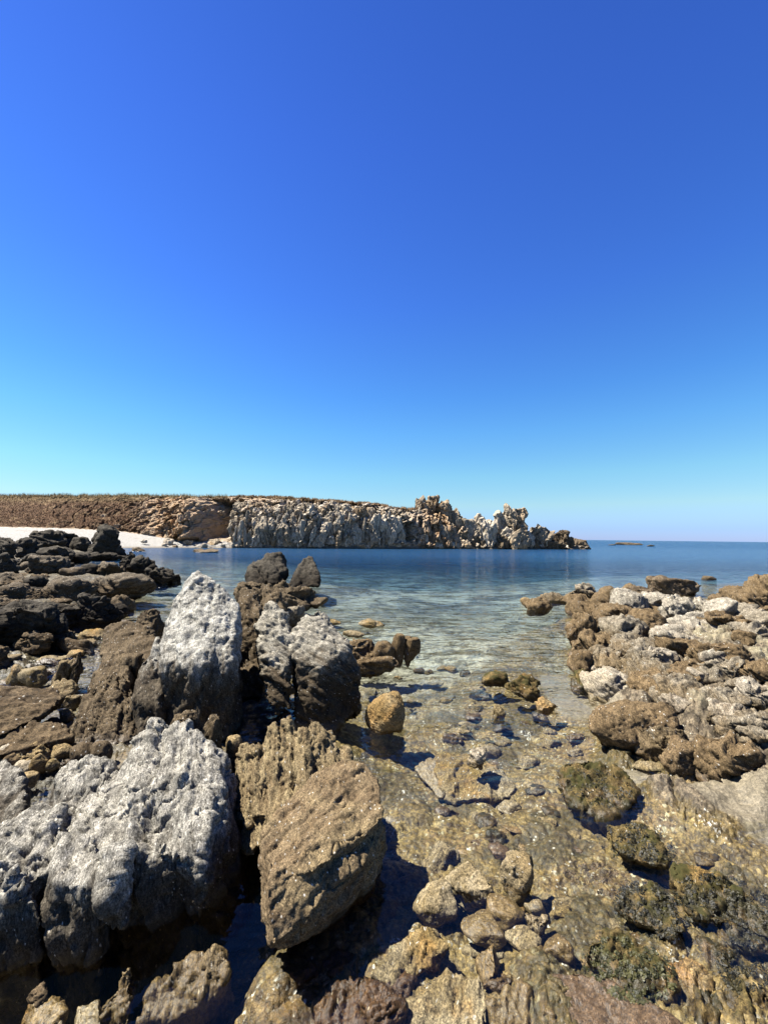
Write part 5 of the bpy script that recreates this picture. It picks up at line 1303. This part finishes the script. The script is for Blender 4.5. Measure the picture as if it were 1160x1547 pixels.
# stones lying between the large rocks ----------------------------------------
def nearest_named(px, py):
    return min(NAMED, key=lambda n: (n[0] - px) ** 2 + ((n[1] - py) * 1.4) ** 2)
COLW = {'barn': 'barnacled', 'cream': 'cream', 'gold': 'yellow-tan', 'under': 'olive-brown', 'bould': 'brown', 'tan': 'tan', 'rust': 'rusty', 'algae': 'weedy', 'dark': 'black',
        'ledge': 'grey-brown', 'pale': 'pale', 'brown': 'dark brown', 'rib': 'tan-brown', 'purple': 'purplish', 'slab': 'speckled'}
USED = set()
def scatter(n, box, wr, mats, zb, shape, seed, group, hmin=.4, avoid=None, sizew=1.0, hr=(.5,.8)):
    rg = random.Random(seed)
    made = 0; tries = 0
    while made < n and tries < n * 12:
        tries += 1
        x = rg.uniform(box[0], box[1]); y = rg.uniform(box[2], box[3])
        if avoid and avoid(x, y): continue
        w = rg.uniform(*wr) * (0.6 + 0.4 * (y - 800) / 700) * sizew
        h = w * rg.uniform(*hr)
        m = rg.choice(mats); sh = rg.choice(shape)
        nm = nearest_named(x, y)
        dx, dy = x - nm[0], y - nm[1]
        d = ('right of' if dx > 0 else 'left of') if abs(dx) > abs(dy) else ('in front of' if dy > 0 else 'behind')
        sz = 'small' if w < sum(wr) / 2 * 0.8 else 'fist-sized' if group.startswith('loose') else 'middling'
        form = {'round': 'rounded', 'rough': 'rough', 'craggy': 'angular', 'layer': 'slabby'}[sh]
        u_, v_ = unroll(x, y)
        two = sorted(NAMED, key=lambda q: (q[0] - x) ** 2 + ((q[1] - y) * 1.4) ** 2)[:4]
        cands = [f'{sz} {COLW[m]} {form} stone {d} {nm[2]}', f'{COLW[m]} {form} stone between {two[0][2]} and {two[1][2]}', f'{COLW[m]} {form} stone between {two[0][2]} and {two[2][2]}',
                 f'{sz} {form} stone between {two[1][2]} and {two[2][2]}', f'{sz} {COLW[m]} stone {d} {two[1][2]}', f'{form} {COLW[m]} stone {d} {two[2][2]}', f'{sz} {form} stone near {two[3][2]}, toward {two[0][2]}']
        cands = [c for c in cands if len(c.replace('-', ' ').split()) <= 16] or cands[:1]
        lb = next((c for c in cands if c not in USED), cands[0]); USED.add(lb)
        rock(x - w / 2, x + w / 2, y - h / 2, y + h / 2, m, lb, zb=zb(x, y) if callable(zb) else zb, shape=sh, group=group, hmin=hmin,
             lvl=3 if w < 22 else 4 if w < 60 else 5, bed='right', name='stone')
        made += 1
def gz(x, y):
    z = 0.0
    for _ in range(4):
        u, v = unroll(x, y); Y = (H - z) * F / max(v, 8)
        z = float(ground_base(np.array([u]), np.array([Y]))[0])
    return z
def left_hero(x, y):     # keep clear of the big rocks
    return (x < 600 and y > 1080) or (185 < x < 560 and y > 880)
def sandy(x, y):
    u, v = unroll(x, y)
    return float(sand_mask(np.array([u]), np.array([v]))[0]) > .25
G6 = 'loose stones on the bed of the shallows'
scatter(60, (600, 1160, 1290, 1540), (18, 46), ['under','under','under','gold','bould','algae','under','purple'], lambda x, y: gz(x, y) - .02, ['round','rough','rough','layer'], 5, G6, .2, lambda x, y: left_hero(x, y) or sandy(x, y))
scatter(46, (560, 960, 1100, 1300), (14, 44), ['under','under','gold','bould','cream','algae'], lambda x, y: gz(x, y) - .03, ['round','rough','layer'], 6, G6, .2, lambda x, y: left_hero(x, y) or sandy(x, y))
scatter(24, (560, 860, 1000, 1110), (14, 36), ['under','under','bould','algae'], lambda x, y: gz(x, y) - .03, ['round','rough'], 7, G6, .25, lambda x, y: left_hero(x, y) or sandy(x, y))
def right_in(x, y): return x < np.interp(y, [890, 930, 1000, 1040, 1070, 1130], [880, 885, 890, 940, 1030, 1060])
G7 = 'small rocks filling the right outcrop'
scatter(20, (870, 1165, 900, 1060), (26, 56), ['tan','bould','tan','pale','pale','bould'], lambda x, y: max(gz(x, y), 0) + .02, ['layer','rough','layer'], 8, G7, .4, right_in, 1.1)
scatter(30, (885, 1165, 925, 1100), (60, 120), ['tan','bould','tan','pale'], lambda x, y: max(gz(x, y), 0) + .0, ['layer','layer','craggy'], 21, G7, .24, right_in, 1.0, (.35,.55))
scatter(14, (1030, 1165, 1040, 1160), (26, 60), ['tan','bould','tan'], lambda x, y: max(gz(x, y), 0) + .02, ['craggy','rough','layer'], 9, G7, .35, right_in, 1.0)
G8 = 'small rocks of the left shore platform'
scatter(22, (-20, 200, 830, 905), (18, 44), ['dark','ledge','ledge','ledge','brown'], lambda x, y: gz(x, y) - .05, ['craggy','rough','layer'], 10, G8, .22, lambda x, y: gz(x, y) < 0, 1.4, (.25,.45))
scatter(28, (-10, 200, 905, 1080), (22, 52), ['ledge','brown','ledge','rib'], lambda x, y: gz(x, y) - .02, ['craggy','rough','layer'], 11, G8, .22, lambda x, y: gz(x, y) < -.1, 1.2, (.3,.5))
scatter(18, (40, 235, 1090, 1170), (12, 30), ['rib','brown','gold','ledge'], lambda x, y: .02, ['round','rough'], 12, G8, .4, lambda x, y: x > 110 and y < 1150)
scatter(16, (440, 640, 1440, 1545), (26, 60), ['rust','rust','under'], lambda x, y: gz(x, y) - .03, ['layer','rough','craggy'], 13, G6, .3)

# seaweed: dark wet fronds clinging to the stones nearest the camera -------------
def seaweed(name, label, px, py, rx, ry, n, seed, cols, zoff=0.03):
    rg = np.random.default_rng(seed)
    r = np.sqrt(rg.uniform(0, 1, n)); a = rg.uniform(0, 2 * np.pi, n)
    X = px + r * np.cos(a) * rx; Yp = py + r * np.sin(a) * ry + 0.35 * r * np.cos(a) * rx * .6
    dg = bpy.context.evaluated_depsgraph_get()
    out = []
    keep = fbm(np.stack([X / 18, Yp / 18, X * 0], 1), 3, seed) > -.08
    cam_p = Vector((0, 0, H))
    for x, y in zip(X[keep], Yp[keep]):
        d = (P(x, y, 2.0) - cam_p).normalized()
        for _ in range(3):
            hit, loc, nr, fi, ob, mt = scene.ray_cast(dg, cam_p, d)
            if not hit: break
            if ob.name.startswith('sea_water'):
                cam_p2 = loc + d * 0.002
                hit, loc, nr, fi, ob, mt = scene.ray_cast(dg, cam_p2, d)
            break
        if hit and nr.z > 0.1: out.append((loc, nr))
    V = []; Fc = []
    for loc, nr in out:
        t = Vector(rg.normal(size=3)); t = (t - nr * t.dot(nr)).normalized(); b = nr.cross(t)
        L_ = rg.uniform(.004, .012); w = rg.uniform(.002, .005); up = rg.uniform(.001, .005)
        k = len(V)
        V += [loc - b * w + nr * .001, loc + b * w + nr * .001, loc + t * L_ * .6 + b * w * 1.3 + nr * up, loc + t * L_ * .6 - b * w * 1.3 + nr * up, loc + t * L_ + b * w * .6 + nr * up * .4, loc + t * L_ - b * w * .6 + nr * up * .4]
        Fc += [(k, k+1, k+2, k+3), (k+3, k+2, k+4, k+5)]
    if not V: return
    me = mesh_np(name, np.array([v[:] for v in V]), np.array(Fc))
    m = bpy.data.materials.new(name); g = N(m)
    geo = g.n('ShaderNodeNewGeometry')
    bs = g.n('ShaderNodeBsdfPrincipled')
    g.set(bs.inputs['Base Color'], g.mix(g.ss(g.noise(geo.outputs['Position'], 30, 4, .7), .4, .6), cols[0], cols[1]))
    bs.inputs['Roughness'].default_value = .55; bs.inputs['Specular IOR Level'].default_value = .25
    g.nt.links.new(bs.outputs[0], g.out.inputs[0])
    tag(link(name, me, m), label, 'seaweed', 'seaweed on the stones of the shallows', 'stuff')
DKG = ((0.004, 0.004, 0.002), (0.02, 0.017, 0.006))
seaweed('seaweed', 'dark seaweed on the weedy hump', 985, 1375, 60, 42, 3800, 1, DKG)
seaweed('seaweed', 'dark seaweed over the weedy bench', 1095, 1365, 80, 42, 4200, 2, DKG)
seaweed('seaweed', 'green-black seaweed round the golden-centred stone', 950, 1465, 72, 48, 3600, 3, ((0.01, 0.011, 0.004), (0.04, 0.038, 0.012)))
seaweed('seaweed', 'dark seaweed below the amber ledge', 960, 1275, 60, 32, 2800, 4, DKG)
seaweed('seaweed', 'seaweed speckling the amber ledge', 905, 1190, 50, 28, 1500, 5, DKG)
seaweed('seaweed', 'seaweed in the corner beneath the weedy bench', 1125, 1455, 45, 50, 2200, 6, DKG)
seaweed('seaweed', 'brown seaweed left of the weedy hump', 900, 1325, 50, 24, 1800, 7, ((0.025, 0.018, 0.008), (0.07, 0.045, 0.02)))
print('script time', round(time.time() - T0, 1), 'tris', sum(len(p.polygons) * (2 if len(p.polygons) and len(p.polygons[0].vertices) == 4 else 1) for p in bpy.data.meshes))
